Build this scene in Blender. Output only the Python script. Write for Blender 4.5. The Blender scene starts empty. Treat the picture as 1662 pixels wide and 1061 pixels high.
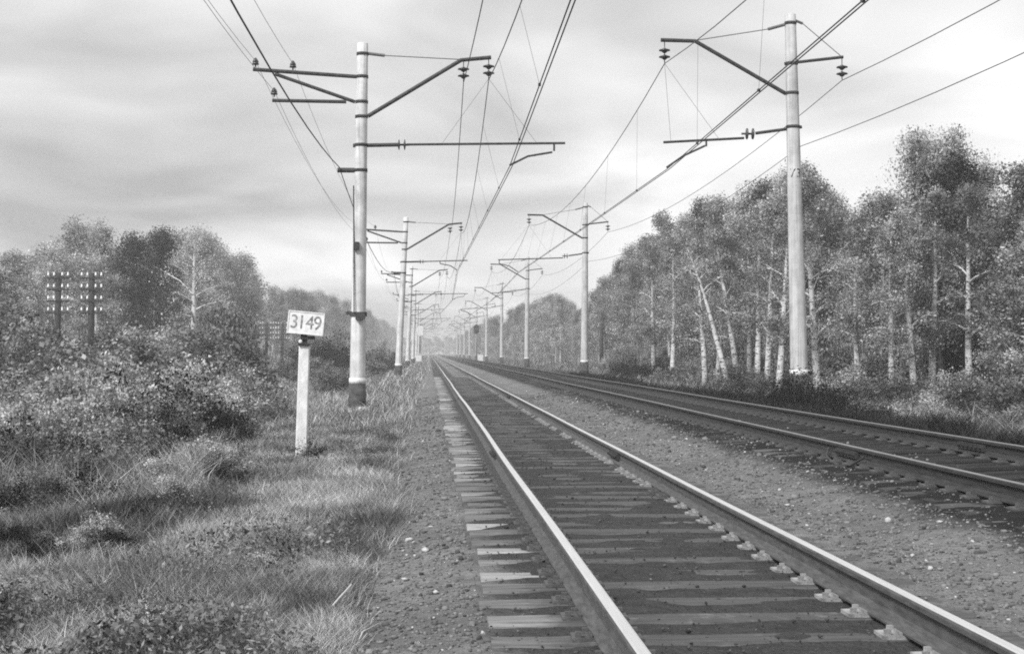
import bpy, math, random
import numpy as np
from mathutils import Vector, Matrix

# ------------------------------------------------------------------ camera, sky, sun, exposure
SC = bpy.context.scene
COL = SC.collection
CAM_H = 1.27                       # eye height over the near rail heads (z = 0 is the near rail head)
F_PX, VPX, VPY = 2308.0, 696.0, 572.0
YAW = math.atan((831.0 - VPX) / F_PX)

cam_d = bpy.data.cameras.new('camera')
cam_d.sensor_width = 36.0
cam_d.sensor_fit = 'HORIZONTAL'
cam_d.lens = 36.0 * F_PX / 1662.0
cam_d.clip_start = 0.1
cam_d.clip_end = 6000.0
cam = bpy.data.objects.new('camera', cam_d)
COL.objects.link(cam)
cam.location = (0, 0, CAM_H)
cam.rotation_euler = (math.radians(90.0) + math.atan((VPY - 530.5) / F_PX), 0.0, -math.atan((831.0 - VPX) / F_PX))
SC.camera = cam

SUN_DIR = Vector((-0.55, -0.62, 0.80)).normalized()      # towards the sun: veiled, high on the left behind the camera
SUN_EL = math.asin(SUN_DIR.z)
world = bpy.data.worlds.new('World')
SC.world = world
world.use_nodes = True
wn, wl = world.node_tree.nodes, world.node_tree.links
wn.clear()


def N(nodes, typ, **kw):
    n = nodes.new(typ)
    for k, v in kw.items():
        setattr(n, k, v)
    return n


def math_node(nodes, links, op, a, b=None, clamp=False):
    n = nodes.new('ShaderNodeMath')
    n.operation = op
    n.use_clamp = clamp
    for i, v in enumerate((a, b)):
        if v is None:
            continue
        if isinstance(v, (int, float)):
            n.inputs[i].default_value = v
        else:
            links.new(v, n.inputs[i])
    return n.outputs[0]


sky = N(wn, 'ShaderNodeTexSky', sky_type='NISHITA', sun_disc=False)
sky.sun_elevation = SUN_EL
sky.sun_rotation = math.atan2(SUN_DIR.x, SUN_DIR.y)
sky.air_density = 1.0
sky.dust_density = 3.0
bw = N(wn, 'ShaderNodeRGBToBW')
wl.new(sky.outputs[0], bw.inputs[0])
wtc = N(wn, 'ShaderNodeTexCoord')
sep = N(wn, 'ShaderNodeSeparateXYZ')
wl.new(wtc.outputs['Generated'], sep.inputs[0])
zz = math_node(wn, wl, 'ADD', math_node(wn, wl, 'MAXIMUM', sep.outputs[2], 0.0), 0.22)
cx = math_node(wn, wl, 'DIVIDE', sep.outputs[0], zz)
cy = math_node(wn, wl, 'DIVIDE', sep.outputs[1], zz)
comb = N(wn, 'ShaderNodeCombineXYZ')
wl.new(cx, comb.inputs[0])
wl.new(cy, comb.inputs[1])


def cloud(scale, detail, seed, rough=0.55, dist=0.4):
    mp = N(wn, 'ShaderNodeMapping')
    mp.inputs['Location'].default_value = seed
    wl.new(comb.outputs[0], mp.inputs[0])
    nz = N(wn, 'ShaderNodeTexNoise')
    nz.inputs['Scale'].default_value = scale
    nz.inputs['Detail'].default_value = detail
    nz.inputs['Roughness'].default_value = rough
    nz.inputs['Distortion'].default_value = dist
    wl.new(mp.outputs[0], nz.inputs[0])
    return nz.outputs[0]


c_big = cloud(0.8, 2.0, (22.2, 24.7, 0))
c_mid = cloud(1.7, 3.5, (1.6, 15.2, 0))
c_sum = math_node(wn, wl, 'ADD', math_node(wn, wl, 'MULTIPLY', c_big, 0.55), math_node(wn, wl, 'MULTIPLY', c_mid, 0.45))
mr = N(wn, 'ShaderNodeMapRange')
mr.inputs['From Min'].default_value = 0.36
mr.inputs['From Max'].default_value = 0.62
mr.inputs['To Min'].default_value = 2.6
mr.inputs['To Max'].default_value = 7.4
wl.new(c_sum, mr.inputs[0])
mixs = math_node(wn, wl, 'ADD', math_node(wn, wl, 'MULTIPLY', bw.outputs[0], 0.36), mr.outputs[0])
bg = N(wn, 'ShaderNodeBackground')
bg.inputs['Strength'].default_value = 0.1
wl.new(mixs, bg.inputs['Color'])
wo = N(wn, 'ShaderNodeOutputWorld')
wl.new(bg.outputs[0], wo.inputs[0])

sun_d = bpy.data.lights.new('sun', 'SUN')
sun_d.energy = 3.2
sun_d.angle = math.radians(10.0)
sun_d.color = (1.0, 1.0, 1.0)
sun = bpy.data.objects.new('sun', sun_d)
COL.objects.link(sun)
sun.rotation_euler = (-SUN_DIR).to_track_quat('-Z', 'Y').to_euler()
sun.location = (-40, -30, 60)

SC.view_settings.view_transform = 'Standard'
SC.view_settings.look = 'None'
SC.view_settings.exposure = 0.38
SC.view_settings.gamma = 1.0
SC.render.engine = 'CYCLES'
SC.cycles.use_denoising = False
SC.cycles.filter_width = 1.9
SC.cycles.max_bounces = 6
SC.cycles.diffuse_bounces = 3
SC.cycles.glossy_bounces = 2
SC.cycles.transmission_bounces = 3
SC.cycles.transparent_max_bounces = 6
SC.cycles.volume_bounces = 0
SC.cycles.caustics_reflective = False
SC.cycles.caustics_refractive = False

random.seed(7)
RNG = np.random.default_rng(7)


def px_pos(x, Y):
    """lateral X of a thing standing Y metres down the line that the photograph shows at column x"""
    return Y * math.tan(math.atan((x - 831.0) / F_PX) + YAW)


def col_of(X, Y):
    return 831.0 + F_PX * math.tan(math.atan2(X, Y) - YAW)


def depth_of(X, Y):
    return Y * math.cos(YAW) + X * math.sin(YAW)


# ------------------------------------------------------------------ materials (a black and white world: greys only)
MATS = {}


def new_mat(name):
    m = bpy.data.materials.new(name)
    m.use_nodes = True
    nt = m.node_tree
    nt.nodes.clear()
    out = nt.nodes.new('ShaderNodeOutputMaterial')
    b = nt.nodes.new('ShaderNodeBsdfPrincipled')
    nt.links.new(b.outputs[0], out.inputs[0])
    MATS[name] = m
    return m, nt.nodes, nt.links, b, out


def tex_noise(n, l, vec, scale, detail=4.0, rough=0.6, dist=0.0):
    t = n.new('ShaderNodeTexNoise')
    t.inputs['Scale'].default_value = scale
    t.inputs['Detail'].default_value = detail
    t.inputs['Roughness'].default_value = rough
    t.inputs['Distortion'].default_value = dist
    if vec is not None:
        l.new(vec, t.inputs['Vector'])
    return t.outputs[0]


def coords(n, l, scale=(1, 1, 1), kind='Object'):
    tc = n.new('ShaderNodeTexCoord')
    mp = n.new('ShaderNodeMapping')
    mp.inputs['Scale'].default_value = scale
    l.new(tc.outputs[kind], mp.inputs[0])
    return mp.outputs[0]


def remap(n, l, v, a, b, c, d, smooth=False):
    m = n.new('ShaderNodeMapRange')
    if smooth:
        m.interpolation_type = 'SMOOTHSTEP'
    for k, x in zip(('From Min', 'From Max', 'To Min', 'To Max'), (a, b, c, d)):
        m.inputs[k].default_value = x
    l.new(v, m.inputs[0])
    return m.outputs[0]


def bump(n, l, b, h, strength, dist=0.02):
    bp = n.new('ShaderNodeBump')
    bp.inputs['Strength'].default_value = strength
    bp.inputs['Distance'].default_value = dist
    l.new(h, bp.inputs['Height'])
    l.new(bp.outputs[0], b.inputs['Normal'])


def mat_noise(name, lo, hi, scale=6.0, rough=0.85, vscale=(1, 1, 1), bmp=0.3, bscale=None, metallic=0.0, spec=0.3, det=5.0):
    m, n, l, b, o = new_mat(name)
    v = coords(n, l, vscale)
    nz = tex_noise(n, l, v, scale, det)
    l.new(remap(n, l, nz, 0.3, 0.7, lo, hi), b.inputs['Base Color'])
    b.inputs['Roughness'].default_value = rough
    b.inputs['Metallic'].default_value = metallic
    b.inputs['Specular IOR Level'].default_value = spec
    if bmp:
        bump(n, l, b, tex_noise(n, l, v, bscale or scale * 6, 4.0), bmp)
    return m


def mat_concrete(name, lo, hi):
    m, n, l, b, o = new_mat(name)
    v = coords(n, l, (1, 1, 1))
    streak = tex_noise(n, l, coords(n, l, (14, 14, 0.45)), 1.0, 4.0)
    blot = tex_noise(n, l, v, 2.2, 5.0, 0.65)
    fine = tex_noise(n, l, v, 38.0, 3.0)
    s = math_node(n, l, 'ADD', math_node(n, l, 'MULTIPLY', streak, 0.45), math_node(n, l, 'MULTIPLY', blot, 0.4))
    s = math_node(n, l, 'ADD', s, math_node(n, l, 'MULTIPLY', fine, 0.15))
    l.new(remap(n, l, s, 0.36, 0.62, lo, hi), b.inputs['Base Color'])
    b.inputs['Roughness'].default_value = 0.9
    b.inputs['Specular IOR Level'].default_value = 0.2
    bump(n, l, b, fine, 0.25, 0.01)
    return m


mat_concrete('concrete_pale', 0.32, 0.76)
mat_concrete('concrete_grey', 0.28, 0.62)
mat_noise('concrete_dark', 0.03, 0.10, 5.0, 0.95, bmp=0.5)
mat_noise('white_paint', 0.50, 0.84, 4.0, 0.7, bmp=0.4, vscale=(2.5, 2.5, 1), det=8)
mat_noise('plate_white', 0.58, 0.86, 9.0, 0.55, bmp=0.1, det=8)
mat_noise('black_paint', 0.02, 0.045, 12.0, 0.6, bmp=0.1)
mat_noise('digit_paint', 0.04, 0.42, 16.0, 0.6, bmp=0.0, vscale=(1, 1, 1.4))
mat_noise('faded_digit', 0.05, 0.09, 40.0, 0.7, bmp=0.0)
mat_noise('dark_iron', 0.025, 0.07, 9.0, 0.65, bmp=0.2, metallic=0.1)
mat_noise('galvanised', 0.10, 0.2, 14.0, 0.6, bmp=0.1, metallic=0.3)
mat_noise('wire_metal', 0.05, 0.10, 5.0, 0.55, bmp=0.0, metallic=0.4)
mat_noise('insulator_dark', 0.03, 0.06, 5.0, 0.25, bmp=0.0, spec=0.6)
mat_noise('porcelain', 0.75, 0.85, 5.0, 0.2, bmp=0.0, spec=0.6)
mat_noise('tar_wood', 0.02, 0.055, 5.0, 0.85, vscale=(4, 4, 0.5), bmp=0.5)
mat_noise('steel_worn', 0.72, 0.85, 2.5, 0.42, vscale=(18, 0.6, 18), bmp=0.05, metallic=0.75, spec=0.5)
mat_noise('steel_dull', 0.22, 0.34, 2.5, 0.5, vscale=(18, 0.6, 18), bmp=0.05, metallic=0.5)
mat_noise('rail_rust', 0.055, 0.12, 6.0, 0.8, vscale=(6, 1, 6), bmp=0.3)
mat_noise('rail_oily', 0.02, 0.055, 6.0, 0.7, vscale=(6, 0.6, 6), bmp=0.3)
mat_noise('plate_iron', 0.14, 0.48, 7.0, 0.65, bmp=0.4)
mat_noise('plate_rust', 0.06, 0.13, 12.0, 0.8, bmp=0.4)
mat_noise('dry_stick', 0.45, 0.6, 12.0, 0.8, bmp=0.3)
mat_noise('pale_stone', 0.36, 0.56, 14.0, 0.85, bmp=0.5)
mat_noise('lens_glass', 0.75, 0.85, 4.0, 0.1, bmp=0.0, spec=0.7)


def mat_leaf(name, lo, hi, transl=0.35, obj_var=0.25, rough=0.6, patch=1.1):
    m, n, l, b, o = new_mat(name)
    g = n.new('ShaderNodeNewGeometry')
    oi = n.new('ShaderNodeObjectInfo')
    base = remap(n, l, g.outputs['Random Per Island'], 0, 1, lo, hi)
    var = remap(n, l, oi.outputs['Random'], 0, 1, 1.0 - obj_var, 1.0 + obj_var)
    colr = math_node(n, l, 'MULTIPLY', base, var)
    if patch:                                   # sprays of greener and yellower leaves
        spray = tex_noise(n, l, coords(n, l), patch, 2.0, 0.6)
        colr = math_node(n, l, 'MULTIPLY', colr, remap(n, l, spray, 0.34, 0.66, 0.30, 1.55))
    l.new(colr, b.inputs['Base Color'])
    b.inputs['Roughness'].default_value = rough
    b.inputs['Specular IOR Level'].default_value = 0.03 if hi < 0.2 else 0.2
    tr = n.new('ShaderNodeBsdfTranslucent')
    l.new(colr, tr.inputs[0])
    mx = n.new('ShaderNodeMixShader')
    mx.inputs[0].default_value = transl
    l.new(b.outputs[0], mx.inputs[1])
    l.new(tr.outputs[0], mx.inputs[2])
    l.new(mx.outputs[0], o.inputs[0])
    return m


mat_leaf('leaf_mid', 0.21, 0.46, 0.25, 0.4)
mat_leaf('leaf_pale', 0.34, 0.56, 0.3, 0.15)
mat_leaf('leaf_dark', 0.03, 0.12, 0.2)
mat_leaf('leaf_black_shade', 0.008, 0.038, 0.08)  # near-black leaves, also painted shade for the hollows and the far-rail strip
mat_leaf('shrub_pale', 0.22, 0.46, 0.2, 0.25, patch=1.8)
mat_leaf('shrub_mid', 0.09, 0.28, 0.2, 0.45, patch=1.8)
mat_leaf('grass_pale', 0.13, 0.56, 0.2, 0.0, patch=0.9)
mat_leaf('grass_weed', 0.05, 0.26, 0.2, 0.0, patch=0.9)


def mat_birch(name, lo, hi):
    m, n, l, b, o = new_mat(name)
    v = coords(n, l, (3, 3, 9))
    nz = tex_noise(n, l, v, 1.3, 5.0, 0.7)
    mark = remap(n, l, nz, 0.40, 0.47, 0.07, hi, True)
    dirt = remap(n, l, tex_noise(n, l, coords(n, l, (1, 1, 1)), 1.5, 3.0), 0.3, 0.7, lo / hi, 1.0)
    l.new(math_node(n, l, 'MULTIPLY', mark, dirt), b.inputs['Base Color'])
    b.inputs['Roughness'].default_value = 0.8
    bump(n, l, b, nz, 0.3)
    return m


mat_birch('birch_bark', 0.42, 0.72)
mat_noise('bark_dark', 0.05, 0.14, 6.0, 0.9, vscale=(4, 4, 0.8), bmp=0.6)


def mat_sleeper(name, lo, hi, oil):
    m, n, l, b, o = new_mat(name)
    tc = n.new('ShaderNodeTexCoord')
    sp = n.new('ShaderNodeSeparateXYZ')
    l.new(tc.outputs['Object'], sp.inputs[0])
    oi = n.new('ShaderNodeObjectInfo')
    off = n.new('ShaderNodeCombineXYZ')
    l.new(math_node(n, l, 'MULTIPLY', oi.outputs['Random'], 37.0), off.inputs[0])
    l.new(math_node(n, l, 'MULTIPLY', oi.outputs['Random'], 91.0), off.inputs[1])
    ad = n.new('ShaderNodeVectorMath')
    l.new(tc.outputs['Object'], ad.inputs[0])
    l.new(off.outputs[0], ad.inputs[1])
    mp = n.new('ShaderNodeMapping')
    mp.inputs['Scale'].default_value = (0.9, 24, 24)
    l.new(ad.outputs[0], mp.inputs[0])
    grain = tex_noise(n, l, mp.outputs[0], 1.6, 5.0, 0.7, 0.6)
    wood = remap(n, l, grain, 0.30, 0.68, lo, hi)
    wood = math_node(n, l, 'MULTIPLY', wood, remap(n, l, oi.outputs['Random'], 0, 1, 0.4, 1.2))
    # creosote and grease soaked in between and beside the rails, with a ragged outline of its own
    ax = math_node(n, l, 'SUBTRACT', sp.outputs[0], 0.25)
    wob = remap(n, l, tex_noise(n, l, ad.outputs[0], 3.2, 4.0, 0.65), 0, 1, -0.42, 0.42)
    ax = math_node(n, l, 'ABSOLUTE', math_node(n, l, 'ADD', ax, wob))
    clean = remap(n, l, ax, 1.12, 1.42, 0.0, 1.0, True)
    patch = remap(n, l, tex_noise(n, l, ad.outputs[0], 5.0, 4.0, 0.7), 0.52, 0.72, 0.0, 0.55, True)
    fac = math_node(n, l, 'MAXIMUM', clean, patch, True)
    mx = n.new('ShaderNodeMix')
    mx.data_type = 'FLOAT'
    l.new(fac, mx.inputs[0])
    oilc = remap(n, l, grain, 0.3, 0.7, oil * 0.6, oil * 1.5)
    l.new(oilc, mx.inputs[2])
    l.new(wood, mx.inputs[3])
    l.new(mx.outputs[0], b.inputs['Base Color'])
    b.inputs['Roughness'].default_value = 0.85
    b.inputs['Specular IOR Level'].default_value = 0.25
    bump(n, l, b, grain, 0.6, 0.015)
    return m


mat_sleeper('sleeper_wood', 0.08, 0.44, 0.08)
mat_sleeper('sleeper_dark', 0.02, 0.12, 0.02)

NEAR_X, FAR_X = 1.71, 5.80          # track centre lines
HG = 0.797                          # half the distance between rail-head centres


def mat_ballast():
    m, n, l, b, o = new_mat('ballast_bed')
    tc = n.new('ShaderNodeTexCoord')
    sp = n.new('ShaderNodeSeparateXYZ')
    l.new(tc.outputs['Object'], sp.inputs[0])
    v = tc.outputs['Object']
    big = tex_noise(n, l, v, 0.7, 4.0, 0.6)
    mid = tex_noise(n, l, v, 7.0, 5.0, 0.7)
    fine = tex_noise(n, l, v, 60.0, 3.0, 0.7)
    vo = n.new('ShaderNodeTexVoronoi')
    vo.inputs['Scale'].default_value = 26.0
    l.new(v, vo.inputs['Vector'])
    s = math_node(n, l, 'ADD', math_node(n, l, 'MULTIPLY', mid, 0.5), math_node(n, l, 'MULTIPLY', fine, 0.5))
    base = remap(n, l, s, 0.32, 0.68, 0.085, 0.28)
    base = math_node(n, l, 'MULTIPLY', base, remap(n, l, big, 0.3, 0.7, 0.75, 1.25))
    wob = remap(n, l, tex_noise(n, l, v, 1.8, 4.0, 0.65), 0, 1, -0.35, 0.35)

    def oil(cx, half, soft):
        d = math_node(n, l, 'ABSOLUTE', math_node(n, l, 'SUBTRACT', math_node(n, l, 'ADD', sp.outputs[0], wob), cx))
        return remap(n, l, d, half, half + soft, 1.0, 0.0, True)
    oils = math_node(n, l, 'MAXIMUM', oil(NEAR_X - 0.1, 1.05, 0.35), oil(FAR_X + 0.1, 1.45, 0.5))
    mx = n.new('ShaderNodeMix')
    mx.data_type = 'FLOAT'
    l.new(oils, mx.inputs[0])
    l.new(base, mx.inputs[2])
    far = remap(n, l, sp.outputs[0], 3.6, 3.9, 1.0, 0.42)      # the far track is the oilier of the two
    l.new(math_node(n, l, 'MULTIPLY', remap(n, l, s, 0.32, 0.68, 0.03, 0.095), far), mx.inputs[3])
    l.new(mx.outputs[0], b.inputs['Base Color'])
    b.inputs['Roughness'].default_value = 0.95
    b.inputs['Specular IOR Level'].default_value = 0.06
    hh = math_node(n, l, 'ADD', math_node(n, l, 'MULTIPLY', vo.outputs[0], -0.6), fine)
    bump(n, l, b, hh, 0.8, 0.03)
    return m


mat_ballast()


def mat_stone():
    m, n, l, b, o = new_mat('gravel')
    g = n.new('ShaderNodeNewGeometry')
    r = n.new('ShaderNodeValToRGB')
    r.color_ramp.elements[0].position = 0.0
    r.color_ramp.elements[0].color = (0.035, 0.035, 0.035, 1)
    r.color_ramp.elements[1].position = 0.98
    r.color_ramp.elements[1].color = (0.22, 0.22, 0.22, 1)
    e = r.color_ramp.elements.new(0.994)
    e.color = (0.46, 0.46, 0.46, 1)
    l.new(g.outputs['Random Per Island'], r.inputs[0])
    tc = n.new('ShaderNodeTexCoord')
    sp = n.new('ShaderNodeSeparateXYZ')
    l.new(tc.outputs['Object'], sp.inputs[0])
    wob = remap(n, l, tex_noise(n, l, tc.outputs['Object'], 1.8, 4.0, 0.65), 0, 1, -0.35, 0.35)
    d = math_node(n, l, 'ABSOLUTE', math_node(n, l, 'SUBTRACT', math_node(n, l, 'ADD', sp.outputs[0], wob), NEAR_X - 0.05))
    oil = remap(n, l, d, 1.0, 1.4, 0.38, 1.0, True)      # greasy stones between the rails
    mx = n.new('ShaderNodeMix')
    mx.data_type = 'RGBA'
    mx.blend_type = 'MULTIPLY'
    mx.inputs[0].default_value = 1.0
    l.new(r.outputs[0], mx.inputs[6])
    l.new(oil, mx.inputs[7])
    l.new(mx.outputs[2], b.inputs['Base Color'])
    b.inputs['Roughness'].default_value = 0.9
    return m


mat_stone()
mat_noise('soil', 0.03, 0.09, 1.2, 0.95, bmp=0.8, bscale=14, spec=0.1, det=8)


# ------------------------------------------------------------------ mesh helpers
def link(name, me, mat=None, parent=None, loc=(0, 0, 0), smooth=False):
    o = bpy.data.objects.new(name, me)
    COL.objects.link(o)
    if parent is not None:
        o.parent = parent
    o.location = loc
    if mat is not None and len(me.materials) == 0:
        for k in (mat if isinstance(mat, (list, tuple)) else [mat]):
            me.materials.append(MATS[k])
    if smooth:
        me.polygons.foreach_set('use_smooth', np.ones(len(me.polygons), dtype=bool))
    return o


def thing(name, label, cat, loc=(0, 0, 0), rotz=0.0, group=None):
    o = bpy.data.objects.new(name, None)
    COL.objects.link(o)
    o.empty_display_size = 0.2
    o.location = loc
    o.rotation_euler = (0, 0, rotz)
    return tag(o, label, cat, group)


def tag(o, label=None, cat=None, group=None, kind=None):
    if label:
        o['label'] = label
    if cat:
        o['category'] = cat
    if group:
        o['group'] = group
    if kind:
        o['kind'] = kind
    return o


def np_mesh(name, V, F):
    """V (n,3); F (m,k) with constant k"""
    me = bpy.data.meshes.new(name)
    V = np.ascontiguousarray(V, dtype=np.float32)
    F = np.ascontiguousarray(F, dtype=np.int32)
    me.vertices.add(len(V))
    me.vertices.foreach_set('co', V.ravel())
    m, k = F.shape
    me.loops.add(m * k)
    me.loops.foreach_set('vertex_index', F.ravel())
    me.polygons.add(m)
    me.polygons.foreach_set('loop_start', np.arange(0, m * k, k, dtype=np.int32))
    me.polygons.foreach_set('loop_total', np.full(m, k, dtype=np.int32))
    me.update(calc_edges=True)
    return me


class MB:
    def __init__(self, org=(0, 0, 0)):
        self.v, self.f, self.mi = [], [], []
        self.o = Vector(org)
        self.cur = 0

    def add(self, vs, fs):
        b = len(self.v)
        self.v += [tuple(Vector(p) - self.o) for p in vs]
        self.f += [tuple(b + i for i in f) for f in fs]
        self.mi += [self.cur] * len(fs)

    def box(self, c, s, M=None):
        x, y, z = s[0] / 2, s[1] / 2, s[2] / 2
        P = [Vector((a, b, d)) for a in (-x, x) for b in (-y, y) for d in (-z, z)]
        if M is not None:
            P = [M @ p for p in P]
        P = [p + Vector(c) for p in P]
        self.add(P, [(0, 1, 3, 2), (4, 6, 7, 5), (0, 4, 5, 1), (2, 3, 7, 6), (0, 2, 6, 4), (1, 5, 7, 3)])

    def tube(self, pts, rad, n=8, caps=True):
        pts = [Vector(p) for p in pts]
        if isinstance(rad, (int, float)):
            rad = [rad] * len(pts)
        vs, fs = [], []
        u = None
        for i, p in enumerate(pts):
            d = (pts[min(i + 1, len(pts) - 1)] - pts[max(i - 1, 0)]).normalized()
            if u is None:
                a = Vector((0, 1, 0)) if abs(d.y) < 0.9 else Vector((1, 0, 0))
                u = d.cross(a).normalized()
            else:
                u = (u - d * u.dot(d)).normalized()
            w = d.cross(u)
            for k in range(n):
                t = 2 * math.pi * k / n
                vs.append(p + (u * math.cos(t) + w * math.sin(t)) * rad[i])
        for i in range(len(pts) - 1):
            for k in range(n):
                a, b2 = i * n + k, i * n + (k + 1) % n
                fs.append((a, b2, b2 + n, a + n))
        if caps:
            fs.append(tuple(reversed(range(n))))
            fs.append(tuple(range((len(pts) - 1) * n, len(pts) * n)))
        self.add(vs, fs)

    def lathe(self, c, axis, prof, n=12):
        """prof: (distance along axis, radius)"""
        c, axis = Vector(c), Vector(axis).normalized()
        self.tube_r([c + axis * t for t, r in prof], [r for t, r in prof], axis, n)

    def tube_r(self, pts, rad, axis, n):
        a = Vector((0, 1, 0)) if abs(axis.y) < 0.9 else Vector((1, 0, 0))
        u = axis.cross(a).normalized()
        w = axis.cross(u)
        vs, fs = [], []
        for p, r in zip(pts, rad):
            for k in range(n):
                t = 2 * math.pi * k / n
                vs.append(p + (u * math.cos(t) + w * math.sin(t)) * max(r, 0.0005))
        for i in range(len(pts) - 1):
            for k in range(n):
                q, b2 = i * n + k, i * n + (k + 1) % n
                fs.append((q, b2, b2 + n, q + n))
        fs.append(tuple(reversed(range(n))))
        fs.append(tuple(range((len(pts) - 1) * n, len(pts) * n)))
        self.add(vs, fs)

    def mesh(self, name='mesh'):
        me = bpy.data.meshes.new(name)
        me.from_pydata(self.v, [], self.f)
        if any(self.mi):
            me.polygons.foreach_set('material_index', self.mi)
        me.update()
        return me

    def build(self, name, mat, parent=None, smooth=False, loc=(0, 0, 0)):
        return link(name, self.mesh(name), mat, parent, loc, smooth)


def vnoise(x, y, s, seed=0):
    """smooth value noise 0..1"""
    r = np.random.default_rng(seed)
    T = r.random((64, 64))
    x, y = np.asarray(x) * s + 17.3, np.asarray(y) * s + 5.1
    xi, yi = np.floor(x).astype(int), np.floor(y).astype(int)
    fx, fy = x - xi, y - yi
    fx, fy = fx * fx * (3 - 2 * fx), fy * fy * (3 - 2 * fy)
    g = lambda i, j: T[i % 64, j % 64]
    return (g(xi, yi) * (1 - fx) + g(xi + 1, yi) * fx) * (1 - fy) + (g(xi, yi + 1) * (1 - fx) + g(xi + 1, yi + 1) * fx) * fy


def fbm(x, y, s, seed=0, oct=3):
    t, a, tot = 0, 1.0, 0
    for k in range(oct):
        t = t + vnoise(x, y, s * 2 ** k, seed + k) * a
        tot += a
        a *= 0.5
    return t / tot


PX = [-3000, -60, -26, -14, -8, -4.5, -2.6, -1.2, -0.45, 0.0, 7.6, 8.6, 10.2, 12.5, 15, 18, 40, 3000]
PZ = [-1.5, -1.5, -1.45, -1.25, -0.95, -0.62, -0.40, -0.36, -0.36, -0.36, -0.36, -0.42, -0.55, -0.85, -0.80, -0.60, -0.6, -0.6]


def ground_z(x, y):
    x, y = np.asarray(x, dtype=float), np.asarray(y, dtype=float)
    z = np.interp(x, PX, PZ)
    a = np.clip((np.maximum(-0.6 - x, x - 8.2)) / 2.0, 0, 1)
    z = z + a * ((fbm(x, y, 0.35, 3) - 0.5) * 0.35 + (fbm(x, y, 1.3, 9) - 0.5) * 0.14)
    return z


def gz(x, y):
    return float(ground_z(np.array([x]), np.array([y]))[0])


BX = [-0.75, -0.45, -0.05, 0.32, 0.55, 0.8, 2.5, 3.15, 3.6, 4.25, 4.6, 7.2, 7.7, 8.5]
BZ = [-0.42, -0.335, -0.272, -0.229, -0.221, -0.207, -0.205, -0.209, -0.20, -0.09, -0.045, -0.015, -0.10, -0.46]


def ballast_z(x, y):
    z = np.interp(x, BX, BZ)
    return z + (fbm(x, y, 2.4, 21) - 0.5) * 0.042 + (fbm(x, y, 9.0, 31, 2) - 0.5) * 0.012


def grid_mesh(name, xs, ys, zf):
    X, Y = np.meshgrid(xs, ys)
    Z = zf(X, Y)
    V = np.stack([X, Y, Z], -1).reshape(-1, 3)
    nx, ny = len(xs), len(ys)
    i = np.arange(nx - 1)[None, :] + nx * np.arange(ny - 1)[:, None]
    F = np.stack([i, i + 1, i + 1 + nx, i + nx], -1).reshape(-1, 4)
    return np_mesh(name, V, F)


def prog(a, b, d0, k):
    out = [a]
    while out[-1] < b:
        out.append(out[-1] + max(d0, abs(out[-1]) * k))
    return np.array(out)


# ------------------------------------------------------------------ setting: ground, ballast
gx = np.concatenate([-prog(0.45, 3000, 0.3, 0.08)[::-1], np.arange(0.0, 8.7, 0.8), prog(9.0, 3000, 0.35, 0.08)])
gy = np.concatenate([-prog(3.0, 60, 2.0, 0.2)[::-1], prog(-2.0, 4500, 0.35, 0.02)])
o = link('ground', grid_mesh('ground', gx, gy, ground_z), 'soil', smooth=True)
tag(o, 'dark soil of the low embankment and the wood floor', 'ground', kind='structure')
bxs = np.arange(-0.75, 8.51, 0.07)
bys = np.concatenate([np.arange(-12, 4, 1.0), prog(4.0, 875, 0.09, 0.012)])
o = link('ballast', grid_mesh('ballast', bxs, bys, ballast_z), 'ballast_bed', smooth=True)
tag(o, 'grey gravel bed under and between the two railway tracks', 'ballast', kind='structure')


# ------------------------------------------------------------------ railway tracks
def rail_profile():
    half = [(0.075, 0.0), (0.075, 0.011), (0.022, 0.032), (0.010, 0.050), (0.0095, 0.118), (0.018, 0.132),
            (0.0365, 0.141), (0.0375, 0.166), (0.031, 0.177), (0.020, 0.180)]
    return half + [(-x, z) for x, z in reversed(half)]


def make_rail(parent, cx, top, mats, y0=-8.0, y1=870.0, seed=0):
    pr = rail_profile()
    ys = np.concatenate([np.arange(y0, 6, 2.0), prog(6.0, y1, 0.6, 0.02)])
    n = len(pr)
    V, F, MI = [], [], []
    for y in ys:
        wx = 0.006 * math.sin(y * 0.21 + seed) + 0.004 * math.sin(y * 0.53 + seed * 2)
        wz = 0.005 * math.sin(y * 0.17 + seed * 3)
        for x, z in pr:
            V.append((cx + wx + x, y, top - 0.18 + z + wz))
    for i in range(len(ys) - 1):
        for k in range(n):
            k2 = (k + 1) % n
            F.append((i * n + k, i * n + k2, (i + 1) * n + k2, (i + 1) * n + k))
            MI.append(0 if k in (8, 9, 10) else 1)
    F.append(tuple(range(n)))
    MI.append(1)
    me = bpy.data.meshes.new('rail')
    me.from_pydata(V, [], F)
    me.polygons.foreach_set('material_index', MI)
    me.update()
    return link('rail', me, mats, parent)


def fishplate(rail, cx, y, top, side, mat='rail_oily'):
    b = MB()
    b.box((cx + side * 0.030, y, top - 0.094), (0.034, 0.82, 0.082))
    for k in range(6):
        yy = y - 0.34 + k * 0.136
        b.tube([(cx + side * 0.045, yy, top - 0.094), (cx + side * 0.082, yy, top - 0.094)], 0.018, 6)
    link('fishplate', b.mesh(), mat, rail)


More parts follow.
